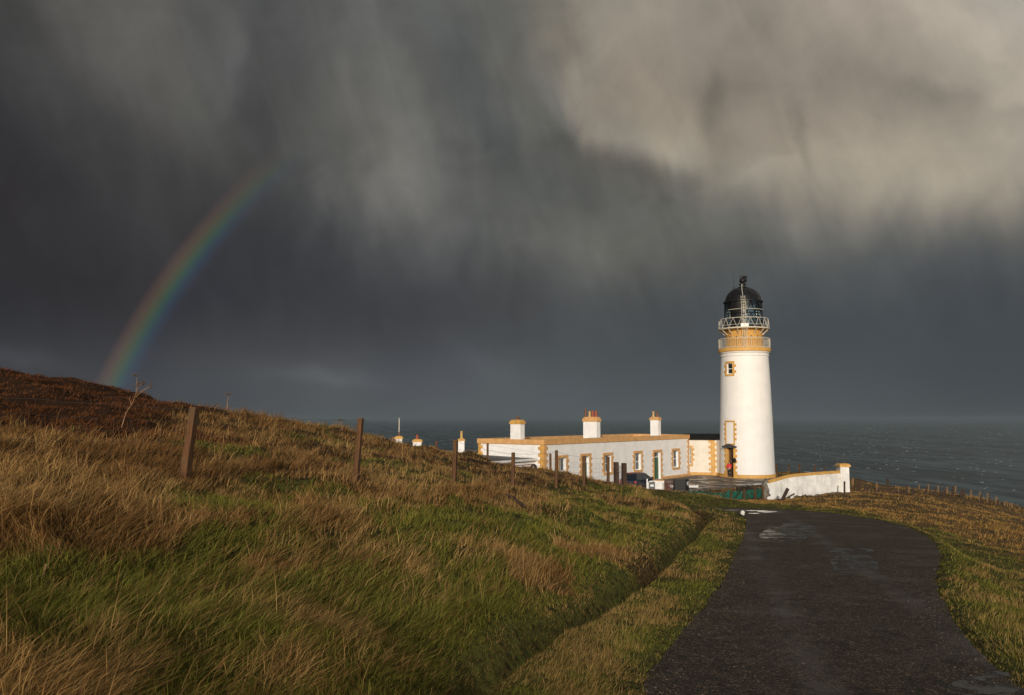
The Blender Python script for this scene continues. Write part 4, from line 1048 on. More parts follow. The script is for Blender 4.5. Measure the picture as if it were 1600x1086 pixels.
# lower railing: thin white balusters
b = MB(MT); rr_ = rpx(78); zt_ = ZT(530.2)
for i in range(84):
    a = 2*math.pi*i/84; x, y = rr_*math.cos(a), rr_*math.sin(a); b.tube([(x, y, zd1-.02), (x, y, zt_)], .013 if i % 7 else .024, 4)
rl = b.build('baluster', M_['cream'], tower); rl.name = 'lower_railing'
b = MB(MT)
for z in (zd1+.08, zt_): b.tube([(rr_*math.cos(2*math.pi*i/72), rr_*math.sin(2*math.pi*i/72), z) for i in range(73)], .03, 5)
b.build('handrail', M_['cream'], rl)
# upper gallery: thin deck on brackets with lattice railing
b = MB(MT); zg = ZT(515.2); b.lathe([(rpx(50), zg-.08), (rpx(78.0), zg-.05), (rpx(78.5), zg+.03), (rpx(50), zg+.03)], 72, cap=False); gal = b.build('gallery_deck', M_['cream'], tower)
for i in range(16):
    b = MB(MT); a = phc+.14+2*math.pi*i/16; b.tube([(rpx(57)*math.cos(a), rpx(57)*math.sin(a), zg-.62), (rpx(74)*math.cos(a), rpx(74)*math.sin(a), zg-.12)], .045, 5)
    b.build('bracket', M_['cream'], gal)
b = MB(MT); zr1 = ZT(499.8); n = 18; rg = rpx(77.5); rgt = rpx(75)
P = lambda r, a, z: (r*math.cos(a), r*math.sin(a), z)
for i in range(n):
    a = phc+.1+2*math.pi*i/n; st_ = 2*math.pi/n
    b.tube([P(rg, a, zg), P(rgt, a+st_*.5, zr1)], .018, 5); b.tube([P(rgt, a+st_*.5, zr1), P(rg, a+st_, zg)], .018, 5)
for z, r, t_ in ((zr1, rgt, .032), (zg+.34, rg*.995, .018), (zg+.05, rg, .03)): b.tube([P(r, 2*math.pi*i/72, z) for i in range(73)], t_, 5)
b.build('lattice_railing', M_['cream'], gal)
# lantern
zl0, zl1 = zg+.03, ZT(472.5); rl_ = rpx(57.5)
lan = MB(MT); lan.lathe([(rl_, zl0), (rl_, zl0+.25), (rl_-.05, zl0+.3), (rl_-.05, zl0)], 48, cap=False)
lan = lan.build('lantern', M_['black'], tower, autos=35)
b = MB(MT); zm_ = (zl0+.25+zl1)/2
n = 14
for tier, (z0, z1) in enumerate(((zl0+.25, zm_), (zm_, zl1))):
    for i in range(n):
        a = phc+.2+2*math.pi*(i)/n; st_ = 2*math.pi/n
        b.tube([P(rl_, a, z0), P(rl_, a+st_*.5, z1)], .032, 4); b.tube([P(rl_, a+st_*.5, z1), P(rl_, a+st_, z0)], .032, 4)
for z in (zl0+.25, zm_, zl1): b.tube([P(rl_, 2*math.pi*i/48, z) for i in range(49)], .045, 5)
b.build('astragals', M_['black'], lan)
b = MB(MT); b.lathe([(rl_-.05, zl0+.25), (rl_-.05, zl1)], 48, cap=False, a0=phc-.12, a1=phc-.78+2*math.pi); b.build('lantern_glass', M_['lantern_glass'], lan, autos=40)
b = MB(MT); b.lathe([(rl_-.06, zl0+.2), (rl_-.06, zl1)], 10, cap=False, a0=phc-.75, a1=phc-.10); b.build('blank_panel', M_['black'], lan)
b = MB(MT); b.tube([P(rl_+.14, phc-.85+2.2*i/30, ZT(486)) for i in range(31)], .025, 5); b.build('grab_rail', M_['cream'], lan)
b = MB(MT); b.lathe([(.35, zl0), (.35, zl0+.6), (.42, zl0+.75), (.48, zl0+1.2), (.42, zl0+1.7), (.25, zl0+2.0), (.05, zl0+2.05)], 20); b.build('lens', mat('optic_glass', (0.10, 0.16, 0.22), 0.08, 0.3, 5, spec=0.8), lan, autos=30)
b = MB(MT); q = lambda wpx, py: (rpx(wpx), ZT(py))
dome = [q(54,474), q(60.5,473.5), q(60.5,471.6), q(56,470.8), q(54.5,468), q(51.5,464), q(46,459.5), q(38,455.5), q(28,452.3), q(18,450.4), q(15,450), q(15.5,449.2), q(8.5,448.6), q(7.5,446.5), q(7.5,445.2), q(11.5,444.8), q(11.5,443.8), q(7,443.3), q(5,442.7)]
b.lathe(dome, 40, cap=False); b.lathe([(.01, ZT(442.9))]+[(.33*math.sin(t), ZT(438.5)-.33*math.cos(t)) for t in np.linspace(.35, 2.9, 9)]+[(.01, ZT(433.4))], 16, cap=False)
dm = b.build('dome', M_['black'], lan, autos=35)
b = MB(MT)
for i in range(14):
    a = 2*math.pi*i/14; b.tube([P(p[0]+.015, a, p[1]) for p in dome[4:10]], .022, 4)
b.build('dome_rib', M_['black'], lan)
b = MB(MT @ Matrix.Rotation(R(12), 4, 'Z')); z1 = ZT(433.5); b.tube([(0,0,z1), (0,0,z1+.25)], .035, 6)
b.box(.05,.52,-.02,.02,ZT(435.6),ZT(430.8)); b.box(-.32,-.02,-.015,.015,ZT(433.1),ZT(431.9)); b.box(.25,.46,-.14,.14,ZT(440.5),ZT(436.5)); b.tube([(.2,0,ZT(438.5)),(.35,0,ZT(438.5))],.04,5)
b.build('weather_vane', M_['black'], lan)
b = MB(MT); rx = -(1161-1147)/1250*TD
b.tube([(rx,0,ZT(456)), (rx,0,ZT(440)), (rx-.03,0,ZT(424.5))], [.03,.022,.015], 5); b.tube([(rx,0,ZT(447)), (rx+.32,0,ZT(452.5))], .015, 4); b.tube([(rx,0,ZT(447)), (rx-.1,0,ZT(452.5))], .015, 4)
b.build('aerial', M_['black'], lan)
MLd = Matrix.Translation(TC) @ Matrix.Rotation(phc + math.pi/2, 4, 'Z')
b = MB(MLd); rl2 = -rpx(78)-.10; w_ = .19
for s_ in (-1, 0, 1): b.tube([(s_*w_+.08, rl2, zd1), (s_*w_, -rl_-.35, ZT(466.5))], .019, 4)
zz = zd1+.15; Z1 = ZT(467.5)
while zz < Z1:
    t_ = (zz-zd1)/(Z1-zd1); y = rl2*(1-t_)+(-rl_-.35)*t_; x = .08*(1-t_); b.tube([(x-w_, y, zz), (x+w_, y, zz)], .018, 4); zz += .27
b.build('ladder', M_['cream'], tower)
b = MB(MLd); b.tube([(0, -rl_-.3, ZT(467)), (-.03, -1.75, ZT(462)), (-.08, -1.15, ZT(454)), (-.1, -.5, ZT(448)), (-.1, -.3, ZT(444))], .035, 5); b.build('dome_ladder', M_['cream'], tower)
b = MB(MLd); b.box(-.28, .5, -rl_-.62, -rl_-.3, zg+.03, zg+.42); b.build('locker', M_['winframe'], tower)
# ------------------------------------------------------------------ yard
e1 = at(1076, 768.5, YZ); e2 = at(1196, 757.5, YZ)
def yard_mat():
    m_ = bpy.data.materials.new('wet_concrete'); m_.use_nodes = True; m_.node_tree.nodes.clear()
    t = NT(m_.node_tree); tc = t.new('ShaderNodeTexCoord').outputs['Object']
    n = t.noise(tc, 0.5, 5, 0.6); n2 = t.noise(tc, 3.0, 5, 0.65)
    c = t.mix(t.rng(n2, 0.35, 0.7), (0.20, 0.155, 0.12), (0.09, 0.07, 0.055))
    c = t.mix(t.rng(n, 0.50, 0.58), c, (0.07, 0.052, 0.02))
    bs = t.new('ShaderNodeBsdfPrincipled'); t.put(bs.inputs['Base Color'], c); t.put(bs.inputs['Roughness'], t.rng(n, 0.5, 0.42, 0.8, 0.28)); bs.inputs['Specular IOR Level'].default_value = 0.5
    o = t.new('ShaderNodeOutputMaterial'); t.l.new(bs.outputs[0], o.inputs[0]); return m_
yp = [(e1.x-9, e1.y-7), (e1.x, e1.y), (e2.x, e2.y), (e2.x+3.2, e2.y+3), (e2.x+4, 84), (26, 91), (10, 90), (1, 62)]
yard = flat_poly('yard', yp, lambda y_: YZ+.06, yard_mat(), jag=.05, step=.8); tag(yard, kind='structure')
# ================================================================== fences, walls and small things
def gpt(px, d, dz=0.0):
    u = ray(px, 750)[0]; return Vector((u*d, d, gz(u*d, d)+dz))
def post_mesh(mb, base, h, w_, lean=(0, 0), yaw=0.0, taper=0.0, round_=False, below=0.3, wb=None):
    """square or round post, leaning by (dx, dy) over its height, slightly chamfered top"""
    base = Vector(base); top = base + Vector((lean[0], lean[1], h)); wb = wb or w_
    dirn = (top-base).normalized(); bot = base - dirn*below
    n = 9 if round_ else 4
    ex = Vector((math.cos(yaw), math.sin(yaw), 0)); ex = (ex - dirn*ex.dot(dirn)).normalized(); ey = dirn.cross(ex)
    rings = []
    for j, (p, r) in enumerate(((bot, wb/2), (base.lerp(top, .5), w_/2*1.02), (top-dirn*.02, w_/2), (top, w_/2*.86))):
        f = 1.0 if round_ else math.sqrt(2)
        rings.append([mb.vert(p + (ex*math.cos(2*math.pi*(i+.5)/n) + ey*math.sin(2*math.pi*(i+.5)/n))*r*f) for i in range(n)])
    for a, b_ in zip(rings, rings[1:]):
        for i in range(n): mb.f.append([a[i], a[(i+1) % n], b_[(i+1) % n], b_[i]])
    mb.f.append(rings[-1]); mb.f.append(rings[0][::-1])
    return top
def ptop(px, py, d): return G(px, py, d)
# --- near stock fence: posts with netting and plain wire
fence = thing('stock_fence', 'stock fence of brown weathered posts and thin wire netting crossing the grassy slope', 'fence', gpt(300, 12.6))
tops = []
for (xt, yt, xb, d, w_, ra) in [(304,636,288,12.6,.115,False),(564,653,555,17,.10,False),(712,687,709,22,.105,False),(802,707,801,25.9,.10,False),(869.5,703.5,869,29.4,.10,False),(913,712,912,34,.11,False),(950.5,714,950,37,.12,False)]:
    tp = G(xt, yt, d); bp = gpt(xb, d, -.02); h = tp.z-bp.z
    b = MB(); post_mesh(b, bp, h, w_, (tp.x-bp.x, 0), yaw=-0.26, wb=w_*1.2)
    b.build('post', M_['wood'], fence, bevel=0.004); tops.append((bp, tp))
# end the run towards the left, out of the picture
bp = Vector((-7.6, 8.6, gz(-7.6, 8.6))); tp = bp + Vector((.05, 0, 1.2)); b = MB(); post_mesh(b, bp, 1.2, .115, (.05, 0)); b.build('post', M_['wood'], fence); tops.insert(0, (bp, tp))
for (b0, t0), (b1, t1) in zip(tops, tops[1:]):
    L_ = (t1-t0).length; n = max(4, int(L_/.25)); rad = .0014 + .00005*t0.y
    wn = MB()
    hs = [0.97, .80, .66, .52, .38, .24, .10]
    off = Vector((0, -.07, 0))
    for j, hf in enumerate(hs):
        pts = []
        for i in range(n+1):
            f = i/n; p = (b0.lerp(t0, hf)).lerp(b1.lerp(t1, hf), f); sag = 4*f*(1-f)*.05
            pts.append(p + off - Vector((0, 0, sag)) + Vector((0, 0, .012*math.sin(i*2.1+j))))
        wn.tube(pts, rad*(1.5 if j == 0 else 1), 3)
    for i in range(1, n):
        f = i/n; p0 = b0.lerp(t0, .80).lerp(b1.lerp(t1, .80), f); p1_ = b0.lerp(t0, .10).lerp(b1.lerp(t1, .10), f); sag = Vector((0,0,4*f*(1-f)*.05))
        wn.tube([p0+off-sag, p1_+off-sag+Vector((.02*math.sin(i*3.7),0,0))], rad*.8, 3)
    wn.build('wire_netting', M_['wire'], fence)
# --- thick gate posts by the car
gp = thing('gateway', 'pair of thick dark timber gate posts side by side left of the dark car', 'gateway', gpt(969, 38))
for (x, yt, d, w_) in [(963, 722, 38, .19), (975.3, 723.5, 37.5, .19)]:
    tp = G(x, yt, d); bp = gpt(x, d); b = MB(); post_mesh(b, bp, max(.6, tp.z-bp.z), w_, yaw=.4); b.build('gate_post', M_['wood_old'], gp, bevel=.01)
b = MB(); p = G(969, 727, 37.8)
for x in (967.5, 970): a_ = G(x, 727, 37.8); b.tube([a_, a_-Vector((0,0,1.0))], .012, 5)
b.tube([G(964,730,37.8), G(974,731,37.6)], .010, 5); b.tube([G(964,737,37.8), G(974,738,37.6)], .010, 5); b.build('gate_wire', M_['steel'], gp)
# --- farther fence behind the hill: three separate posts show
rf2 = thing('back_fence', 'short run of dark posts beyond the crest near the outbuilding roof', 'fence', gpt(762, 44))
prev_ = None
for (x, yt, d) in [(682, 689, 45), (762, 692.5, 44), (860, 708.5, 42)]:
    tp = G(x, yt, d); bp = gpt(x, d); h = max(.9, tp.z-bp.z); b = MB(); post_mesh(b, (tp.x, d, tp.z-h), h, .115); b.build('post', M_['wood'], rf2)
    if prev_:
        b = MB()
        for dz in (.08, .40, .75): b.tube([prev_-Vector((0,0,dz)), tp-Vector((0,0,dz))], .004, 3)
        b.build('wire', M_['wire'], rf2)
    prev_ = tp
# --- cliff fence on the right: pale upright stakes, and an older line of dark leaning ones
cf = thing('cliff_fence', 'fence of pale upright stakes along the cliff edge above the sea', 'fence', gpt(1480, 78))
def right_post(parent, xt, yt, xb, yb, w_, m_, d):
    b0 = G(xb, yb, d); tp = G(xt, yt, d); gzv = gz(b0.x, d)
    b = MB(); ext_ = max(0.15, b0.z-gzv+.15)
    post_mesh(b, b0, tp.z-b0.z, w_, (tp.x-b0.x, 0), below=ext_, yaw=.6); return b.build('post', M_[m_], parent), tp
pt_ = []
for x, yt, yb, w_ in [(1332.5,747,766,.17),(1343,752,765,.10),(1358,753.5,765,.10),(1370,754,767,.12),(1388,760,771,.09),(1404,760.5,773,.10),(1420,760,772,.12),(1436,757.5,769,.10),(1450.5,756.5,767,.10),(1466,758.5,769,.11),(1480,760,772,.11),(1493,760,775,.13),(1517.5,765.5,776.5,.12),(1531,768,781,.13),(1543,770,784,.11),(1557,776,790,.14),(1570,783,792,.12),(1574,785,793,.07),(1577.5,786,793,.06),(1581,786,794,.14),(1593,792.5,797,.12)]:
    o_, tp = right_post(cf, x, yt, x, yb, w_*.85, 'wood_new', 79 if x < 1500 else 76); pt_.append(tp)
b = MB()
for a, c in zip(pt_, pt_[1:]):
    for dz in (.12, .45): b.tube([a-Vector((0,.05,dz)), c-Vector((0,.05,dz))], .006, 3)
b.build('wire', M_['wire'], cf)
of = thing('old_fence', 'older broken fence of short dark leaning stakes behind the grass by the cliff', 'fence', gpt(1430, 74))
for xt, yt, xb, yb, w_ in [(1340,755,1339,769,.10),(1343.5,752,1342,770,.12),(1352,757,1350.5,767,.10),(1359,757,1354,769,.15),(1375,762,1369,773,.20),(1381,760,1379,770,.09),(1401,766,1388,776,.22),(1408.5,765,1403,777,.17),(1417,760,1415.5,773,.16),(1426,762,1427,772,.16),(1448.5,760,1447,769.5,.13),(1461.5,763,1460.5,771,.13),(1476.5,763,1475.5,772,.13),(1489,760,1488.5,772.5,.13),(1533,773,1532,781,.12),(1546.5,777,1545.5,785,.13),(1559.5,781,1558.5,788.5,.13),(1566,784.5,1566.5,791,.12)]:
    right_post(of, xt, yt, xb, yb, w_, 'wood_old', 77 if xt < 1500 else 74)
tp_ = thing('tall_strainer_post', 'tall dark post standing above the cliff fence near the white wall', 'post', G(1387, 765, 79)); right_post(tp_, 1387, 748, 1387.5, 765, .17, 'wood_old', 79)
sp = thing('braced_post', 'dark post with two slanting braces on the cliff skyline', 'post', G(1504, 773, 77))
right_post(sp, 1504, 764, 1503.5, 773, .22, 'wood_old', 77)
for xb in (1499.5, 1507.5):
    b = MB(); b.tube([G(1504, 765, 77), G(xb, 774.5, 77)], .09, 5); b.build('brace', M_['wood_old'], sp)
# posts behind the white wall at the cliff edge
bf = thing('seaward_fence', 'thin stakes on the skyline between the lighthouse and the end pillar of the white wall', 'fence', gpt(1250, 96))
for x, yt, yb in [(1213,724,741),(1232.5,724,740),(1249,724,739),(1273,727,739),(1288,729.5,739)]:
    right_post(bf, x, yt, x, yb, .13, 'wood', 96)
b = MB(); bs_ = [G(x, y, 96) for x, y in ((1213,727),(1232.5,727),(1249,727),(1273,730),(1288,732))]; b.tube(bs_, .006, 3); b.build('wire', M_['wire'], bf)

# --- white boundary wall with ochre cope and end pillar
wall_pts = [(1200.5, 60.0, 753.2, 779), (1214, 60.5, 749.8, 779), (1226, 61.0, 746.0, 778), (1240, 61.4, 743.4, 777), (1262, 62.2, 741.2, 775), (1290, 63.3, 739.2, 772), (1313, 64.2, 737.6, 769)]
wroot = thing('boundary_wall', 'white painted boundary wall with ochre cope rising to an end pillar', 'wall', G(1255, 776, 62))
b = MB(); cpm = MB(); T_ = Vector((0, .42, 0))
secs = []
for px, d, yt, yb in wall_pts:
    t_ = G(px, yt+1.6, d); zb_ = min(G(px, yb, d).z, gz(t_.x, d))-.5; secs.append((Vector((t_.x, d, zb_)), t_))
nseg = 10
fr_, bk_ = [], []
S = []
for (b0, t0), (b1, t1) in zip(secs, secs[1:]):
    for i in range(4): S.append((b0.lerp(b1, i/4), t0.lerp(t1, i/4)))
S.append(secs[-1])
rows = 7
grid = []
for i, (bo, to) in enumerate(S):
    colm = []
    for j in range(rows):
        f = j/(rows-1); p = bo.lerp(to, f)
        jit = (float(fbm(np.array([p.x*1.3]), np.array([p.z*1.7]), 77, 3)[0])-.5)*.16*(1-f*.8)
        end = 0.12*math.sin(j*1.9) if i == 0 else 0
        colm.append(b.vert(p + Vector((end - (0 if i else .10*(1-f)), jit, 0))))
    grid.append(colm)
gb = [[b.vert(bo.lerp(to, f)+T_) for f in (0, 1)] for bo, to in S]
for i in range(len(S)-1):
    for j in range(rows-1): b.f.append([grid[i][j], grid[i+1][j], grid[i+1][j+1], grid[i][j+1]])
    b.f.append([grid[i][-1], grid[i+1][-1], gb[i+1][1], gb[i][1]]); b.f.append([gb[i][0], gb[i][1], gb[i+1][1], gb[i+1][0]])
b.f.append([grid[0][j] for j in range(rows)] + [gb[0][1], gb[0][0]])
b.build('wall', M_['wall_white'], wroot, autos=45)
for (b0, t0), (b1, t1) in zip(S, S[1:]):
    o1, o2 = Vector((0,-.07,0)), Vector((0,.49,0)); up_ = Vector((0,0,.04)); hh = Vector((0,0,.20))
    cpm.f.append([cpm.vert(p) for p in (t0+o1, t1+o1, t1+o1+up_*2, t0+o1+up_*2)])
    cpm.f.append([cpm.vert(p) for p in (t0+o1+up_*2, t1+o1+up_*2, t1+Vector((0,.14,0))+hh, t0+Vector((0,.14,0))+hh)])
    cpm.f.append([cpm.vert(p) for p in (t0+Vector((0,.14,0))+hh, t1+Vector((0,.14,0))+hh, t1+o2+up_, t0+o2+up_)])
    cpm.f.append([cpm.vert(p) for p in (t0+o2+up_, t1+o2+up_, t1+o2, t0+o2)])
    cpm.f.append([cpm.vert(p) for p in (t0+o2, t1+o2, t1+o1, t0+o1)])
cpm.build('cope', M_['ochre'], wroot)
u0, u1 = ray(1311.3, 740)[0]*64.3, ray(1325.3, 740)[0]*64.3; zt_ = Zp(729, 64.3, 1318); zb_ = Zp(769, 64.3, 1318)-.6
b = MB(); b.box(u0, u1, 64.05, 64.85, zb_, zt_); pil = b.build('pillar', M_['wall_white'], wroot, bevel=.03)
b = MB(); b.box(u0-.07, u1+.09, 63.96, 64.94, zt_, zt_+.12); b.hexa([(u0-.07,63.96,zt_+.12),(u1+.09,63.96,zt_+.12),(u1+.09,64.94,zt_+.12),(u0-.07,64.94,zt_+.12)], [(u0+.03,64.1,zt_+.24),(u1-.05,64.1,zt_+.24),(u1-.05,64.8,zt_+.24),(u0+.03,64.8,zt_+.24)])
b.build('pillar_cap', M_['ochre'], wroot)
def rock(name, c, r, m_, seed, label=None, cat='stone', group=None, parent=None, sub=3):
    bm = bmesh.new(); bmesh.ops.create_icosphere(bm, subdivisions=sub, radius=1)
    rr = random.Random(seed); ph = [rr.uniform(0, 6) for _ in range(9)]
    for v_ in bm.verts:
        n = v_.co; k_ = 1 + .16*math.sin(3*n.x+ph[0])*math.cos(2.6*n.y+ph[1]) + .12*math.sin(5*n.z+ph[2]+2*n.x) + .07*math.sin(9*n.y+ph[3]+5*n.z)+.05*math.sin(13*n.x+ph[4])
        v_.co = Vector((n.x*r[0]*k_, n.y*r[1]*k_, n.z*r[2]*k_)) + (Vector(c) if parent else Vector((0,0,0)))
    me_ = bpy.data.meshes.new(name); bm.to_mesh(me_); bm.free(); me_.materials.append(m_); me_.shade_smooth()
    o = bpy.data.objects.new(name, me_); C.objects.link(o)
    if parent: o.parent = parent; o.matrix_parent_inverse = Matrix.Translation(-parent.location); return o
    o.location = c; tag(o, label, cat, group); return o
rock('boulder', G(1197.5, 761, 60.4), (.26, .3, .62), M_['rock'], 3, 'dark mossy boulder heaped at the broken left end of the white wall')
rock('boulder', G(1195.5, 772, 60.2), (.35, .3, .42), M_['rock'], 9, 'low brown stone in the grass below the broken end of the white wall')
rock('whitewashed_stone', onroad(1160.5, 805.5)+(plane(onroad(1160.5, 805.5)[1])+.09,), (.075, .07, .085), M_['whiterock'], 5, 'small whitewashed stone on the left road edge beside the bright puddle')
# rubble heaped against the foot of the white wall
rubble = []
rr = random.Random(5)
for i in range(26):
    f = rr.random(); px = 1231+f*66; d = 59.9+f*3.3; p = G(px, 700, d); z = gz(p.x, d)
    if i < 14: rock('wall_stone', (p.x, d-rr.uniform(0,.5), z+rr.uniform(.04,.28)*(1-abs(f-.3))), (rr.uniform(.08,.2), .12, rr.uniform(.05,.10)), M_['whiterock'] if rr.random() < .6 else M_['rock'], i+30, 'broken stone tumbled from the boundary wall into the grass at its foot', 'stone', 'rubble at the foot of the white wall', sub=2)
# loose posts before the wall
def lone(name, label, xt, yt, xb, yb, d, w_, m_='wood_old'):
    bp = G(xb, yb, d); t = thing(name, label, 'post', bp); o_, tp = right_post(t, xt, yt, xb, yb, w_, m_, d); return t
lone('leaning_post', 'dark post leaning right in front of the left half of the white wall', 1231, 763, 1223.5, 779, 57, .17)
lone('thin_stake', 'thin dark stake standing against the white wall by its end pillar', 1319.5, 752, 1319.5, 769, 62, .10)
lone('grey_stake', 'weathered grey stake in the grass below the middle of the white wall', 1279.5, 777, 1276.5, 790, 50, .09, 'wood')
lone('pale_stake', 'short pale stake in the brown grass below the end pillar', 1326, 781, 1323, 794, 46, .08, 'wood_new')
lone('leaning_stake', 'pale stake leaning right in the orange grass on the right hill', 1502, 799, 1497, 816, 40, .07, 'wood')
b = MB()
pl1 = thing('fallen_rail', 'broken dark timber rail lying against the foot of the white wall', 'rail', G(1236, 778, 59.5)); b.tube([G(1222, 782, 59), G(1241, 771.5, 59.7)], .06, 5); b.build('rail', M_['wood_old'], pl1)
# green netting
nf = thing('netting_fence', 'sagging green windbreak netting on leaning posts beside the road end', 'fence', G(1130, 782, 57))
npst = [(1073, 766, 782), (1106.5, 773, 789), (1141.5, 766, 787), (1163, 764, 783), (1180, 761, 781), (1192, 760, 779)]
for i, (x, yt, yb) in enumerate(npst):
    right_post(nf, x+(2 if i == 2 else -1 if i == 1 else 0), yt, x-(1 if i == 2 else -1 if i == 1 else 0), yb, .09, 'wood', 57+i*.5)
def net_mat():
    m_ = bpy.data.materials.new('green_netting'); m_.use_nodes = True; m_.node_tree.nodes.clear()
    t = NT(m_.node_tree); tc = t.new('ShaderNodeTexCoord').outputs['Object']; x, y, z = t.sep(tc)
    n = t.noise(t.xyz(t.m('MULTIPLY', x, 1.4), y, t.m('MULTIPLY', z, .9)), 1.6, 5, .65, .6)
    sx = t.m('FRACT', t.m('MULTIPLY', x, 14)); sz = t.m('FRACT', t.m('MULTIPLY', z, 14))
    hole = t.m('MULTIPLY', t.m('GREATER_THAN', sx, .62), t.m('GREATER_THAN', sz, .62))
    hole = t.m('MAXIMUM', hole, t.m('GREATER_THAN', n, .70))
    c = t.mix(t.rng(n, .35, .62), (0.006, 0.15, 0.11), (0.03, 0.07, 0.045))
    d = t.new('ShaderNodeBsdfDiffuse'); t.put(d.inputs[0], c); tl = t.new('ShaderNodeBsdfTranslucent'); t.put(tl.inputs[0], c)
    m1 = t.new('ShaderNodeMixShader'); m1.inputs[0].default_value = .25; t.l.new(d.outputs[0], m1.inputs[1]); t.l.new(tl.outputs[0], m1.inputs[2])
    tr = t.new('ShaderNodeBsdfTransparent'); mx = t.new('ShaderNodeMixShader'); t.put(mx.inputs[0], hole); t.l.new(m1.outputs[0], mx.inputs[1]); t.l.new(tr.outputs[0], mx.inputs[2])
    o = t.new('ShaderNodeOutputMaterial'); t.l.new(mx.outputs[0], o.inputs[0]); return m_
b = MB(); colz = []
for i in range(101):
    f = i/100; px = 1074+f*116; d = 57.1+f*2.4
    top = np.interp(px, [1074,1090,1106,1125,1141,1158,1170,1182,1190], [767.5,767.5,768.5,770.5,766,768,766,764,763]); bot = np.interp(px, [1074,1090,1110,1130,1150,1170,1190], [774,781,782,782,781,779,778])
    cc = []
    for j in range(7):
        p = G(px, top+(bot-top)*j/6, d); p.y += -.12*math.sin(f*22+j*.5)*(.3+j/6) + .05*math.sin(f*71+j); p.z += .03*math.sin(f*47); cc.append(b.vert(p))
    colz.append(cc)
for a, c in zip(colz, colz[1:]):
    for j in range(6): b.f.append([a[j], c[j], c[j+1], a[j+1]])
b.build('netting', net_mat(), nf, smooth=True)
# yard retaining edge: dark stones under the concrete lip
ke = thing('retaining_wall', 'low dark mossy stone edge holding up the wet yard before the lighthouse', 'wall', (e1+e2)/2)
b = MB(); n = 40
for i in range(n):
    f0, f1 = i/n, (i+1)/n-.004; a, c = e1.lerp(e2, f0), e1.lerp(e2, f1); zt_ = YZ+.03+.03*math.sin(i*2.3); jit = .05*math.sin(i*5.1)
    b.hexa([(a.x,a.y-.25+jit,YZ-1.0),(c.x,c.y-.25+jit,YZ-1.0),(c.x,c.y+.1,YZ-1.0),(a.x,a.y+.1,YZ-1.0)], [(a.x,a.y-.22+jit,zt_),(c.x,c.y-.22+jit,zt_),(c.x,c.y+.1,zt_),(a.x,a.y+.1,zt_)])
b.build('stonework', M_['rock'], ke, bevel=.02)

# --- white pier, post, crate and cabinet near the car
D0 = 66.0
def bxw(mb, x0, x1, y0, y1, dep, d=D0): 
    a, c = ray(x0, y1)[0]*d, ray(x1, y1)[0]*d; mb.box(a, c, d, d+dep, Zp(y1, d, x0), Zp(y0, d, x0))
pr_ = thing('white_pier', 'stubby white painted wall pier between the dark car and the red shrub', 'pier', G(1030, 766, D0))
b = MB(); bxw(b, 1023.2, 1038.3, 751.3, 768, .9); b.build('pier', M_['wall_white'], pr_, bevel=.04)
b = MB(); bxw(b, 1022.6, 1038.9, 750.0, 751.2, 1.0, D0-.05); b.build('cope', M_['peach'], pr_, bevel=.02)
p_ = thing('white_post', 'slim white post just left of the small framed cabinet', 'post', G(1011, 762, D0-1)); b = MB(); a = G(1011.2, 762, D0-1); post_mesh(b, a, Zp(748.3, D0-1, 1011)-a.z, .10); b.build('post', M_['winframe'], p_)
cb2 = thing('framed_cabinet', 'small grey cabinet with rounded white frame beside the white pier', 'cabinet', G(1018, 764, D0-.6))
b = MB(); bxw(b, 1013.0, 1023.4, 752.4, 765, .5, D0-.6); b.build('cabinet_body', mat('grey_panel', (0.10, 0.11, 0.125), .5, .2, 5), cb2, bevel=.05)
b = MB(); d = D0-.68; b.tube([G(1012.8, 765, d), G(1012.9, 754.5, d), G(1014.8, 752.3, d), G(1023.6, 751.8, d)], .055, 6); bxw(b, 1016.2, 1021.5, 757.2, 760.2, .03, d); b.build('white_frame', M_['winframe'], cb2)
lw = thing('low_white_kerb', 'low white painted kerb running behind the black crate', 'kerb', G(1068, 762, 72))
b = MB(); bxw(b, 1047, 1091.5, 758.6, 762, .3, 70.5); b.build('kerb', M_['wall_white'], lw, bevel=.03)
cr = thing('black_crate', 'black slatted plastic crate stack with pale marks, standing before the cottage end', 'crate', G(1066, 767, 65))
x0, x1 = ray(1054.8, 750)[0]*65, ray(1070.2, 750)[0]*65; zt_, zb_ = Zp(749.2, 65, 1066), Zp(768, 65, 1066)
b = MB(); n = 6
for i in range(n+1):
    x = x0+(x1-x0)*i/n; b.box(x-.018, x+.018, 65, 65.04, zb_, zt_)
for i in range(7):
    z = zb_+(zt_-zb_)*i/6; b.box(x0, x1, 65.001+.04, 65.06, z-.016, z+.016)
b.build('slats', M_['plastic_black'], cr)
b = MB(); b.box(x0, x1, 65.062, 65.8, zb_, zt_-.03); b.build('crate_body', mat('crate_inner', (0.012,0.012,0.013), .7, .3, 4), cr)
x2 = ray(1077.8, 750)[0]*65
b = MB(); b.hexa([(x1+.02,65.0,zb_),(x2,65.35,zb_),(x2,65.9,zb_),(x1+.02,65.8,zb_)], [(x1+.02,65.0,zt_),(x2,65.35,zt_+.02),(x2,65.9,zt_+.02),(x1+.02,65.8,zt_)]); b.build('side_panel', M_['plastic_black'], cr, bevel=.01)
b = MB(); zc_ = Zp(755.6, 65, 1073); ccx = ray(1071.9, 750)[0]*65; yy_ = 65.02
b.tube([(ccx+.07*math.cos(t), yy_+.07+.07*math.cos(t)*.8, zc_+.15*math.sin(t)) for t in np.linspace(0, 2*math.pi, 15)], .018, 4)
x3 = ccx+.16; b.tube([(x3, yy_+.13, zc_-.15), (x3, yy_+.13, zc_+.15)], .02, 4); b.tube([(x3+.13, yy_+.19, zc_+.15), (x3+.01, yy_+.14, zc_), (x3+.13, yy_+.19, zc_-.15)], .018, 4)
b.build('white_lettering', M_['winframe'], cr)

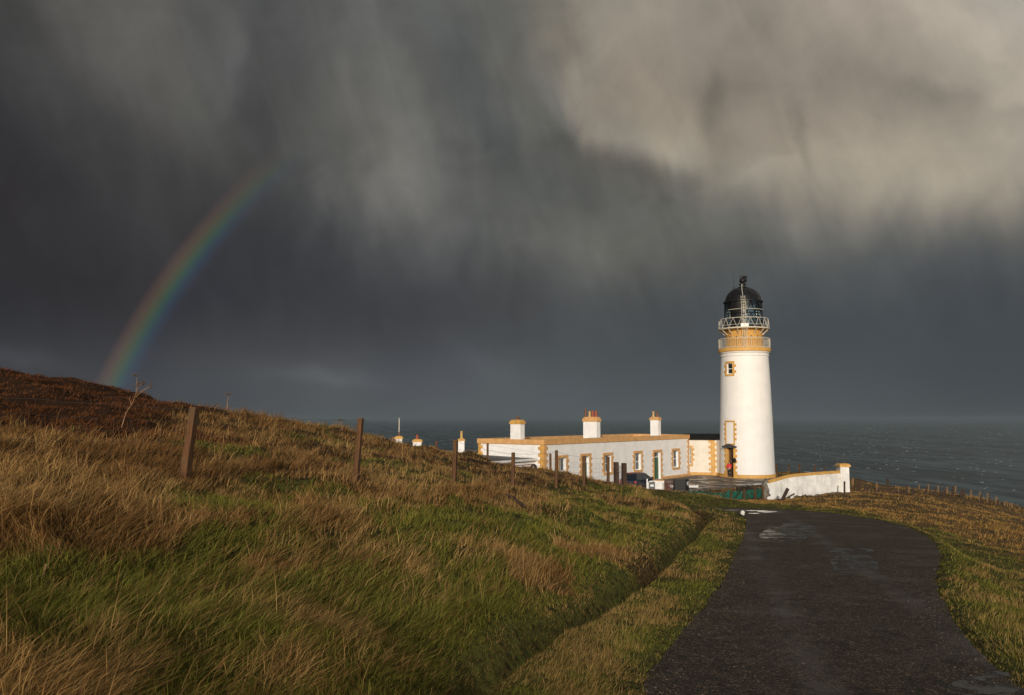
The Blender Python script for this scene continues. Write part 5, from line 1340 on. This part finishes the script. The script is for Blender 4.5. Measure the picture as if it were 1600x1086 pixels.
# --- dark hatchback parked behind the mound
def make_car():
    L_, W_, H_ = 3.95, 1.68, 1.48
    s = s_of(1000.0); base_ = B + eAB*s; off_ = -nIn*1.9
    u = ray(998.5, 745)[0]; dcar = 70.5; c = Vector((u*dcar, dcar, YZ+.0))
    root = thing('parked_hatchback', 'dark blue hatchback parked before the cottage, half hidden by the grassy mound', 'car', (c.x, c.y, YZ))
    F = frame((c.x, c.y, YZ), eAB); F = F @ Matrix.Translation((-L_/2, -W_/2, 0))        # x forward, y across, z up
    side = [(0.05,.30),(0.0,.55),(0.02,.88),(0.10,.98),(2.95,.96),(3.70,.80),(3.92,.62),(3.95,.35),(3.85,.22),(0.15,.22)]
    b = MB(F)
    def loft(prof, ys_):
        rings = [[b.vert((x, y, z)) for (x, z) in prof_] for prof_, y in ys_]
        for r0, r1 in zip(rings, rings[1:]):
            for i in range(len(r0)): b.f.append([r0[i], r0[(i+1) % len(r0)], r1[(i+1) % len(r0)], r1[i]])
        b.f.append(rings[0][::-1]); b.f.append(rings[-1])
    def sh(p, f): 
        cx_, cz_ = 1.97, .55; return [((x-cx_)*f+cx_, (z-cz_)*(1-(1-f)*.6)+cz_) for x, z in p]
    loft(None, [(sh(side, .96), 0.0), (side, .10), (side, W_-.10), (sh(side, .96), W_)])
    body = b.build('body', M_['navy'], root, bevel=.02)
    # cabin: roof narrower than the waist
    wa = [(.12,.97),(2.95,.95)]; ro = [(.42,H_-.06),(.62,H_-.01),(1.5,H_),(2.05,H_-.06)]
    b = MB(F); yi = .13
    Wl = [(0.10,.06,.96),(2.98,.06,.94),(2.98,W_-.06,.94),(.10,W_-.06,.96)]
    Tr = [(.45,.24,H_-.05),(2.05,.24,H_-.06),(2.05,W_-.24,H_-.06),(.45,W_-.24,H_-.05)]
    b.hexa(Wl, Tr); cab = b.build('cabin', M_['navy'], root, bevel=.03)
    b = MB(F); b.hexa([(.47,.25,H_-.055),(2.0,.25,H_-.065),(2.0,W_-.25,H_-.065),(.47,W_-.25,H_-.055)], [(.62,.34,H_),(1.88,.34,H_),(1.88,W_-.34,H_),(.62,W_-.34,H_)]); b.build('roof', mat('dull_red_paint', (0.12, 0.02, 0.02), .35, .2, 3), root, bevel=.01)
    def lerp3(a, c_, f): return tuple(x+(y-x)*f for x, y in zip(a, c_))
    def quadwin(p, n_):                              # p: four cabin face corners (bottom-left, bottom-right, top-right, top-left), inset and proud
        q = []
        c_ = Vector([sum(v_[i] for v_ in p)/4 for i in range(3)])
        for v_ in p: q.append(Vector(v_).lerp(c_, .10))
        n2 = (q[1]-q[0]).cross(q[3]-q[0]).normalized()*.012
        if n2.dot(Vector(n_)) < 0: n2 = -n2
        return [x+n2 for x in q], [x+n2*-.3 for x in q]
    faces = []
    for ysd, sgn in ((0, -1), (1, 1)):
        wb = lambda x: (x, .06 if ysd == 0 else W_-.06, .96-.02*(x-.1)/2.88)
        tb = lambda x: (x, .24 if ysd == 0 else W_-.24, H_-.055)
        for (x0_, x1_, t0_, t1_) in ((.22, 1.28, .55, 1.22), (1.38, 2.25, 1.30, 1.95), (2.30, 2.88, 1.99, 2.03)):
            faces.append(('side_window', [wb(x0_), wb(x1_), tb(t1_), tb(t0_)], (0, sgn, .3)))
    faces.append(('rear_window', [Wl[0], Wl[3], Tr[3], Tr[0]], (-1, 0, .3))); faces.append(('windscreen', [Wl[1], Wl[2], Tr[2], Tr[1]], (1, 0, .3)))
    gl = mat('car_glass', (0.012, 0.018, 0.02), .06, .1, 2, spec=.9)
    for nm, p, n_ in faces:
        top_, bot_ = quadwin(p, n_); m_b = MB(F); m_b.hexa(bot_, top_); m_b.build(nm, gl, cab)
    for ysd in (0, 1):
        y = .03 if ysd == 0 else W_-.03
        b = MB(F); b.box(-.02, .10, min(y, y+(.16 if ysd == 0 else -.16)), max(y, y+(.16 if ysd == 0 else -.16)), .66, .84); b.build('tail_lamp', M_['redlamp'], root, bevel=.02)
        b = MB(F); b.box(3.70, 3.90, .08 if ysd == 0 else W_-.38, .38 if ysd == 0 else W_-.08, .62, .76); b.build('headlamp', M_['steel'], root, bevel=.02)
        b = MB(F); b.box(2.55, 2.72, -.16 if ysd == 0 else W_+.02, -.02 if ysd == 0 else W_+.16, .98, 1.10); b.build('wing_mirror', M_['navy'], root, bevel=.02)
        for xw in (.68, 3.15):
            Mw = F @ Matrix.Translation((xw, -.01 if ysd == 0 else W_+.01, .30)) @ Matrix.Rotation(R(90) if ysd == 0 else R(-90), 4, 'X')
            b = MB(Mw); b.lathe([(.17,-.18),(.28,-.18),(.30,-.15),(.30,.0),(.28,.02),(.19,.02)], 24, cap=False); wh = b.build('wheel', M_['tyre'], root, autos=40)
            b = MB(Mw); b.lathe([(.0,-.02),(.19,-.02),(.19,.015),(.05,.02),(0,.02)], 10, cap=False); b.build('rim', M_['steel'], wh)
    b = MB(F); b.box(.36, .44, W_/2-.12, W_/2+.12, H_-.06, H_-.02); b.build('high_brake_lamp', M_['redlamp'], root)
make_car()

# --- person standing in the lighthouse doorway
def skin_mesh(name, nodes, edges, material, parent, subsurf=2, root=0):
    """nodes: list of (co, radius or (rx, ry))"""
    me_ = bpy.data.meshes.new(name); me_.from_pydata([n[0] for n in nodes], edges, [])
    o = bpy.data.objects.new(name, me_); C.objects.link(o)
    sm = o.modifiers.new('skin', 'SKIN'); sm.use_smooth_shade = True
    if not me_.skin_vertices: me_.skin_vertices.new()
    for i, n in enumerate(nodes):
        r_ = n[1] if isinstance(n[1], tuple) else (n[1], n[1]); me_.skin_vertices[0].data[i].radius = r_
        me_.skin_vertices[0].data[i].use_root = (i == root)
    ss_ = o.modifiers.new('sub', 'SUBSURF'); ss_.levels = subsurf; ss_.render_levels = subsurf
    dg = bpy.context.evaluated_depsgraph_get(); dg.update(); m2 = bpy.data.meshes.new_from_object(o.evaluated_get(dg))
    o.modifiers.clear(); o.data = m2; m2.name = name; m2.materials.clear(); m2.materials.append(material)
    o.parent = parent; o.matrix_parent_inverse = Matrix.Translation(-parent.location)
    return o
foot = MD @ Vector((-.10, -rD-.02, DB)); PB = Matrix.Translation(foot) @ Matrix.Rotation(phD + math.pi/2 + R(18), 4, 'Z')
person = thing('person', 'person in red jacket and dark trousers standing in the lighthouse doorway', 'person', foot)
def W(*p): return tuple(PB @ Vector(p))
# joints of one continuous body, local: x right of viewer, -y towards the viewer, z up
J = {'pel':((0,0,.86),(.13,.09)),'waist':((0,0,.98),(.125,.085)),'chest':((0,.01,1.18),(.155,.10)),'neckb':((0,.01,1.33),(.07,.06)),'neck':((0,-.005,1.39),.052),'head':((0,-.03,1.47),(.075,.085)),'crown':((0,-.025,1.555),(.06,.068))}
nodes = [(W(*v[0]), v[1]) for v in J.values()]; names = list(J); edges = [(i, i+1) for i in range(len(names)-1)]
def add(nm, p, r, to):
    nodes.append((W(*p), r)); names.append(nm); edges.append((names.index(to), len(names)-1))
for s_, t_ in ((-1, 'l'), (1, 'r')):
    add('hip'+t_, (s_*.09, 0, .80), .082, 'pel'); add('knee'+t_, (s_*.10, -.02 if s_ < 0 else -.05, .45), .056, 'hip'+t_); add('ankle'+t_, (s_*.105, .02, .09), .038, 'knee'+t_); add('ball'+t_, (s_*.115, -.09, .035), .035, 'ankle'+t_); add('toe'+t_, (s_*.12, -.16, .03), .026, 'ball'+t_)
    add('sho'+t_, (s_*.175, .01, 1.27), .058, 'chest'); add('elb'+t_, (s_*.225, -.02, 1.02), .043, 'sho'+t_); add('wri'+t_, (s_*.14, -.20, .95), .028, 'elb'+t_); add('palm'+t_, (s_*.09, -.255, .955), (.034,.018), 'wri'+t_)
    for fi, (dx_, dz_, ln) in enumerate(((-.028,.022,.055),(-.010,.028,.065),(.010,.024,.06),(.028,.012,.048))):
        k1 = 'f%d%s' % (fi, t_); add(k1, (s_*.09-s_*.03, -.285, .955+dx_), .009, 'palm'+t_); add(k1+'b', (s_*.09-s_*.03-s_*ln*.6, -.30+.01*fi, .955+dx_-.01), .008, k1)
    add('th'+t_, (s_*.085, -.27, .992), .010, 'palm'+t_); add('thb'+t_, (s_*.06, -.295, 1.0), .008, 'th'+t_)
skin_mesh('body', nodes, edges, M_['skin'], person)
jk = [(W(0,0,.84),(.17,.12)),(W(0,0,.98),(.16,.115)),(W(0,.01,1.18),(.185,.13)),(W(0,.01,1.33),(.10,.085)),(W(0,0,1.385),(.07,.07))]; je = [(0,1),(1,2),(2,3),(3,4)]
for s_ in (-1, 1):
    i = len(jk); jk += [(W(s_*.18,.01,1.265),.078),(W(s_*.235,-.02,1.02),.062),(W(s_*.15,-.19,.95),.044)]; je += [(2,i),(i,i+1),(i+1,i+2)]
jacket = skin_mesh('jacket', jk, je, M_['red'], person)
b = MB(PB); b.box(-.12,.06,-.165,-.10,.985,1.03); b.build('pouch', mat('green_cloth', (0.02,0.10,0.06), .8, .1, 8), jacket, bevel=.01)
tk = [(W(0,0,.88),(.145,.105))]; te = []
for s_ in (-1, 1):
    i = len(tk); tk += [(W(s_*.095,0,.78),.10),(W(s_*.102,-.03,.45),.074),(W(s_*.106,.015,.12),.058)]; te += [(0,i),(i,i+1),(i+1,i+2)]
skin_mesh('trousers', tk, te, M_['blackcloth'], person)
hk = [(W(0,.03,1.44),(.075,.06)),(W(0,.02,1.53),(.088,.085)),(W(0,-.005,1.60),(.06,.065))]; skin_mesh('hair', hk, [(0,1),(1,2)], M_['blackcloth'], person)
for s_ in (-1, 1):
    skin_mesh('boot', [(W(s_*.106,.02,.10),.055),(W(s_*.112,-.04,.045),(.05,.045)),(W(s_*.12,-.15,.035),(.045,.035))], [(0,1),(1,2)], M_['blackcloth'], person)
    b = MB(PB @ Matrix.Translation((s_*.03,-.103,1.485))); b.lathe([(.001,-.010),(.009,-.005),(.011,0),(.009,.006),(.001,.010)], 8, cap=False); b.build('eye', M_['dark'], person)

# --- dry stalks and shrubs
def stalk(name, label, pts, umb, base):
    t = thing(name, label, 'plant', base)
    m_ = M_['pot_buff'] if False else mat('dry_stalk', (0.30, 0.17, 0.085), .8, .3, 8)
    b = MB(); d = base.y
    for P_, r0 in pts: b.tube([G(x, y, d+dd) for x, y, dd in P_], [r0*(1-.55*i/(len(P_)-1)) for i in range(len(P_))], 5)
    b.build('stem', m_, t)
    b = MB(); rr = random.Random(3)
    for (x, y, r_, n) in umb:
        c = G(x, y, d)
        for i in range(n):
            a, e_ = rr.uniform(0, 6.28), rr.uniform(-.1, 1.1); q = c+Vector((math.cos(a)*math.cos(e_), math.sin(a)*math.cos(e_), math.sin(e_)))*r_*rr.uniform(.6, 1)
            b.tube([c, q], .0022, 3)
            for _ in range(4):
                q2 = q+Vector((rr.uniform(-1,1), rr.uniform(-1,1), rr.uniform(-.3,1)))*r_*.22; b.tube([q, q2], [.002, .006], 4)
    b.build('seed_head', mat('dry_seed_head', (0.14, 0.08, 0.045), .9, .3, 8), t); return t
d = 15.5; stalk('dry_hogweed', 'tall dry hogweed stalk leaning right against the sky on the left hill', [([(190,668,0),(197,645,0),(208,628,0),(213,613,0),(213,600,.05)], .009), ([(212,620,0),(222,612,0),(231,606,0)], .005), ([(213,613,0),(216,604,-.05),(221,600,-.1)], .005), ([(213,603,0),(214,594,0),(213,588,0)], .005),([(212,616,0),(222,610,0),(236,603,0)], .004),([(205,633,0),(203,626,0),(202,622,0)], .005)],
      [(213,588,.075,10),(221,602,.10,14),(233,606,.06,7),(216,603,.06,8),(237,602,.04,5),(202,622,.03,4)], G(190,668,d))
d = 20; stalk('small_dry_hogweed', 'small dry umbel stalk on the hill crest right of the tall fence post', [([(355,640,0),(355.5,628,0),(357,619,0)], .012)], [(357,618,.085,11),(353,615,.04,5)], G(355,640,d))
d = 24; stalk('low_dry_umbel', 'low dry flower head in the skyline grass left of the second post', [([(533,672,0),(533.5,664,0),(534,658,0)], .012)], [(531,658,.08,9),(537,658,.08,9)], G(533,672,d))
sh_ = thing('red_shrub', 'small leafless red-brown shrub between the white pier and the black crate', 'shrub', G(1043, 768, 62))
b = MB(); rr = random.Random(8)
for i in range(46):
    a = G(1042.5+rr.uniform(-3,3), 770, 62+rr.uniform(-.2,.2)); q = a+Vector((rr.uniform(-.4,.5), rr.uniform(-.3,.3), rr.uniform(.35,1.0))); m1 = a.lerp(q,.5)+Vector((rr.uniform(-.08,.08),0,0)); b.tube([a,m1,q], [.010,.007,.004], 3)
    for _ in range(5):
        s0 = m1.lerp(q, rr.random()); b.tube([s0, s0+Vector((rr.uniform(-.15,.15), rr.uniform(-.1,.1), rr.uniform(0,.16)))], [.006,.003], 3)
b.build('twigs', mat('red_twigs', (0.16, 0.045, 0.03), .8, .3, 6), sh_)
for nm, lb, xt, yt, xb, yb, d in (('short_cut_stake', 'short pale cut stake in the dead grass below the second fence post', 450, 790.5, 449.5, 806, 11.2), ('nibbled_stake', 'tiny pale stick poking from the grass at far left', 72, 881, 68, 897, 6.9)):
    p_ = G(xb, yb, d); t = thing(nm, lb, 'stake', p_); right_post(t, xt, yt, xb, yb, .025 if d > 8 else .014, 'wood_new', d)
# exposed black peat scar on the bank
ps = thing('driftwood_root', 'dark twisted root lying in the grass below the fourth fence post', 'root', G(805, 785, 21))
b = MB(); b.tube([(p := G(x, y, 19.6-i*.3))for i, (x, y) in enumerate(((789,771.5),(794,774),(800,777.5),(804,776.5),(808,783),(815,788),(819,791)))], [.012,.03,.045,.035,.03,.05,.02], 6); b.build('root', M_['wood_old'], ps)
# ================================================================== grass, heather: uncountable blades
def grass_mat(name, rough=.6):
    m_ = bpy.data.materials.new(name); m_.use_nodes = True; m_.node_tree.nodes.clear()
    t = NT(m_.node_tree); at_ = t.new('ShaderNodeAttribute', attribute_name='col').outputs['Color']
    d = t.new('ShaderNodeBsdfDiffuse'); t.put(d.inputs[0], at_); tl = t.new('ShaderNodeBsdfTranslucent'); t.put(tl.inputs[0], at_)
    m1 = t.new('ShaderNodeMixShader'); m1.inputs[0].default_value = .3; t.l.new(d.outputs[0], m1.inputs[1]); t.l.new(tl.outputs[0], m1.inputs[2])
    o = t.new('ShaderNodeOutputMaterial'); t.l.new(m1.outputs[0], o.inputs[0]); return m_
def blades(name, bx, by, bz, h, w_, leanx, leany, yaw, col, material):
    N = len(bx); ts = np.array([0, .38, .72, 1.0]); wt = np.array([1, .85, .5])
    cx_, sx_ = np.cos(yaw), np.sin(yaw)
    co = np.empty((N, 7, 3), np.float32)
    for j, t_ in enumerate(ts):
        px_ = bx + leanx*t_**1.8; py_ = by + leany*t_**1.8
        ln = np.sqrt(leanx**2+leany**2)/np.maximum(h, .01); pz_ = bz - .02 + h*t_*(1-.22*np.minimum(ln, 1.5)*t_)
        if j < 3:
            co[:, 2*j, 0] = px_-cx_*w_*wt[j]/2; co[:, 2*j, 1] = py_-sx_*w_*wt[j]/2; co[:, 2*j, 2] = pz_
            co[:, 2*j+1, 0] = px_+cx_*w_*wt[j]/2; co[:, 2*j+1, 1] = py_+sx_*w_*wt[j]/2; co[:, 2*j+1, 2] = pz_
        else: co[:, 6, 0] = px_; co[:, 6, 1] = py_; co[:, 6, 2] = pz_
    i0 = np.arange(N)[:, None]*7
    q = np.concatenate([i0+np.array([0,1,3,2]), i0+np.array([2,3,5,4])], 0); tr = i0+np.array([4,5,6])
    me_ = npmesh(name, co.reshape(-1, 3), q, tr)
    ca_ = me_.color_attributes.new('col', 'FLOAT_COLOR', 'POINT')
    c7 = np.ones((N, 7, 4), np.float32); c7[:, :, :3] = col[:, None, :]
    # tips of a blade dry out before its root does
    tipf = np.array([0, 0, .25, .25, .6, .6, 1.0])[None, :, None]; c7[:, :, :3] = c7[:, :, :3]*(1-.35*tipf) + (c7[:, :, :3]*np.array([1.5, 1.15, .95]))*.35*tipf
    ca_.data.foreach_set('color', c7.ravel()); me_.materials.append(material)
    o = bpy.data.objects.new(name, me_); C.objects.link(o); return o
def scatter(nt, per, rmin, rmax, pw, azmin, azmax, spread):
    """tuft centres with density falling with distance, several blades round each"""
    u = rng.random(nt); a1 = 1-pw
    r = (rmin**a1 + u*(rmax**a1-rmin**a1))**(1/a1)
    a = np.radians(rng.uniform(azmin, azmax, nt))
    cx_ = np.repeat(r*np.sin(a), per); cy_ = np.repeat(r*np.cos(a), per); rr_ = np.repeat(r, per); tid = np.repeat(np.arange(nt), per)
    g = rng.normal(size=(2, nt*per)); sp = spread*(.6+rr_*.05)
    return cx_+g[0]*sp, cy_+g[1]*sp, rr_, tid
# footprints kept clear
FOOT = [np.array([(p.x, p.y) for p in (B-eAB*.3, A+eAB*.3, A+nIn*(DEP+.3)+eAB*.3, B+nIn*(DEP+.3)-eAB*.3)]), np.array(yp)]
FOOT.append(np.array([((ME @ Vector(p)).x, (ME @ Vector(p)).y) for p in ((-.3, IN-.3, 0), (XL, IN-.3, 0), (XL, DEP, 0), (-.3, DEP, 0))]))
def keep(x, y, sd):
    k_ = (sd > rng.uniform(-.02, .08, len(x))) | ((sd > -.60*rng.random(len(x))**3*(.4+1.2*fbm(x*1.4, y*1.4, 131, 3))) & (rng.random(len(x)) < .65))
    fr_ = (y > 50)
    for f in FOOT:
        idx = np.where(fr_ & k_)[0]; k_[idx[sdist(x[idx], y[idx], f) < .15]] = False
    return k_
def field(name, nt, per, rmin, rmax, pw, az0_, az1_, spread, mode):
    x, y, r, tid = scatter(nt, per, rmin, rmax, pw, az0_, az1_, spread)
    sd = sdist(x, y); kp = keep(x, y, sd); x, y, r, tid, sd = x[kp], y[kp], r[kp], tid[kp], sd[kp]
    z = np.where(sd < .03, plane(y)+.004, height(x, y, sd))
    ok = z > -14; x, y, r, tid, sd, z = x[ok], y[ok], r[ok], tid[ok], sd[ok], z[ok]
    g, hth, n2, n = cover(x, y, sd)
    T = rng.random(nt)[tid]; T2 = rng.random(nt)[tid]; N = len(x)
    dl = left_edge(y)-x; left = (dl > 0) & (y < 38)
    isheath = (rng.random(N) < hth) | ((T < hth*.9))
    patch = fbm(x*.8, y*.7, 91, 3)
    isgreen = (T*.45+patch*.45+(rng.random(N)-.5)*.35+.05) < (.23+.52*g)
    isgreen &= ~isheath
    # verge beside the road: short turf
    verge = np.where(left, 1-sstep(dl, 1.2, 1.9), 1-sstep(sd, 1.3, 3.2))
    tall = (1-verge)
    h = np.where(isheath, .08, np.where(isgreen, .105, .145-.05*g))*(1-.30*verge)
    moor = (~left) & (y > 20); h = np.where(moor, h*.70, h)
    ditch = left*np.exp(-((dl-1.5)/.45)**2); h = h*(1-.55*ditch)
    h = h*(.55+.9*rng.random(N))*(.65+.7*T)
    # long lush grass on the near bank
    nearbank = left*(1-sstep(y, 9, 13))*tall*(1-verge); h = h*(1+.18*nearbank)
    h = h*(1+.50*left*sstep(patch, .5, .62)*(~isgreen)*tall*(1-g))
    h *= sstep(sd, -.10, .40)*.78+.22
    for bp_, tp_2 in tops: h = h*(1-.55*np.exp(-((x-bp_.x)**2+(y-bp_.y+.5)**2)/.9))
    seed = (rng.random(N) < .014) & (~isheath) & (tall > .6); h = np.where(seed, h*2.1, h)
    w_ = np.maximum(.0034, .00078*r*(1-.3*sstep(r, 14, 30)))*(.7+.6*rng.random(N)); w_ = np.where(isgreen, w_*1.1, w_)*(1-.25*verge)
    # swept by the wind from the left, each tuft its own way
    ang_ = (fbm(x*.7, y*.6, 101, 3)-.5)*6.0 + (T2-.5)*2.0 + .2
    mag = h*(.25+.95*rng.random(N))*(.8+.4*nearbank)
    slope = 0.25
    lx_ = np.cos(ang_)*mag + rng.normal(size=N)*h*.22; ly_ = np.sin(ang_)*mag*.7 + rng.normal(size=N)*h*.22
    yaw = rng.uniform(0, math.pi, N)
    v = rng.random(N)[:, None]; v2 = T[:, None]
    cg = GREEN*(.55+.9*v) * (.8+.5*v2) + np.array([.035, .012, 0])*(v2*v)
    cs = STRAW*(.40+.75*v)*(.55+.7*v2)
    cb = BROWN*(.6+.9*v)*(.7+.6*v2)
    brown_mix = np.clip(sstep(n2, .38, .62)*.75*np.where(left, 1, .5) + .55*left*sstep(-x - .1*y, .5, 7)*sstep(y, 9, 15), 0, 1)[:, None]
    cd_ = np.where(rng.random(N)[:, None] < brown_mix, cb, cs)
    cd_ = np.where((moor)[:, None], cd_*np.array([.98, .95, .80]), cd_)
    chh = HEATH*(.6+1.5*v)*(.7+.7*v2)
    isgreen = isgreen & ~seed
    c = np.where(isheath[:, None], chh, np.where(isgreen[:, None], cg, cd_))
    # verge turf mixes yellow-green and tan
    vt = (verge > .5)[:, None]; c = np.where(vt & (~isgreen)[:, None], c*.75+GREEN*.35, c)
    vp = (sstep(fbm(x*1.5+9, y*1.1, 151, 3), .46, .60)*(T > .35))[:, None]*(verge > .3)[:, None]; c = c*(1-.75*vp) + cs*.9*.75*vp
    # blade colour goes darker brown towards the bottom of the ditch
    dk = (np.exp(-((dl-1.4)/.22)**2)*left)[:, None]; c = c*(1-.6*dk) + BROWN*.35*dk
    return blades(name, x, y, z, h, w_, lx_, ly_, yaw, c, GM)
GM = grass_mat('grass_blades')
ga = field('grass', 70000, 13, 2.6, 100, 1.18, -38, 38, .055, 0)
tag(ga, kind='stuff', label='windblown green and straw coloured moorland grass over the slopes and verges')
# ------------------------------------------------------------------ pebbles and grit shed on the road edge
def pebbles():
    bm = bmesh.new(); rr = random.Random(4)
    for i in range(900):
        y = 3+rr.random()**1.5*14; e_ = float(left_edge(y)); s = rr.random()
        x = e_+rr.uniform(-.05, .35) if s < .4 else (float(np.interp(y, [p[1] for p in pr[:8]], [p[0] for p in pr[:8]]))-rr.uniform(-.05, .5) if s < .8 else e_+rr.uniform(.2, 2.6))
        r_ = rr.uniform(.004, .011); m_ = Matrix.Translation((x, y, plane(y)+r_*.3)) @ Matrix.Rotation(rr.uniform(0, 6), 4, 'Z') @ Matrix.Diagonal((r_, r_*.8, r_*.6, 1))
        bmesh.ops.create_icosphere(bm, subdivisions=1, radius=1, matrix=m_)
    me_ = bpy.data.meshes.new('road_grit'); bm.to_mesh(me_); bm.free(); me_.materials.append(mat('grit_stone', (.20,.15,.11), .8, .4, 60, col2=(.06,.05,.045)))
    o = bpy.data.objects.new('road_grit', me_); C.objects.link(o); tag(o, 'loose tan grit scattered on the asphalt', kind='stuff')
pebbles()
# ------------------------------------------------------------------ rain haze over the sea
hz = MB(); hz.box(-40000, 40000, -300, 40000, -53, 19)
hm = bpy.data.materials.new('rain_haze'); hm.use_nodes = True; hm.node_tree.nodes.clear()
t = NT(hm.node_tree); pv = t.new('ShaderNodeVolumePrincipled')
pv.inputs['Color'].default_value = (0.235, 0.295, 0.34, 1); pv.inputs['Density'].default_value = 0.00013; pv.inputs['Anisotropy'].default_value = 0.0
o = t.new('ShaderNodeOutputMaterial'); t.l.new(pv.outputs[0], o.inputs['Volume'])
haze = hz.build('haze', hm); tag(haze, 'thin rain haze over the sea', kind='stuff')
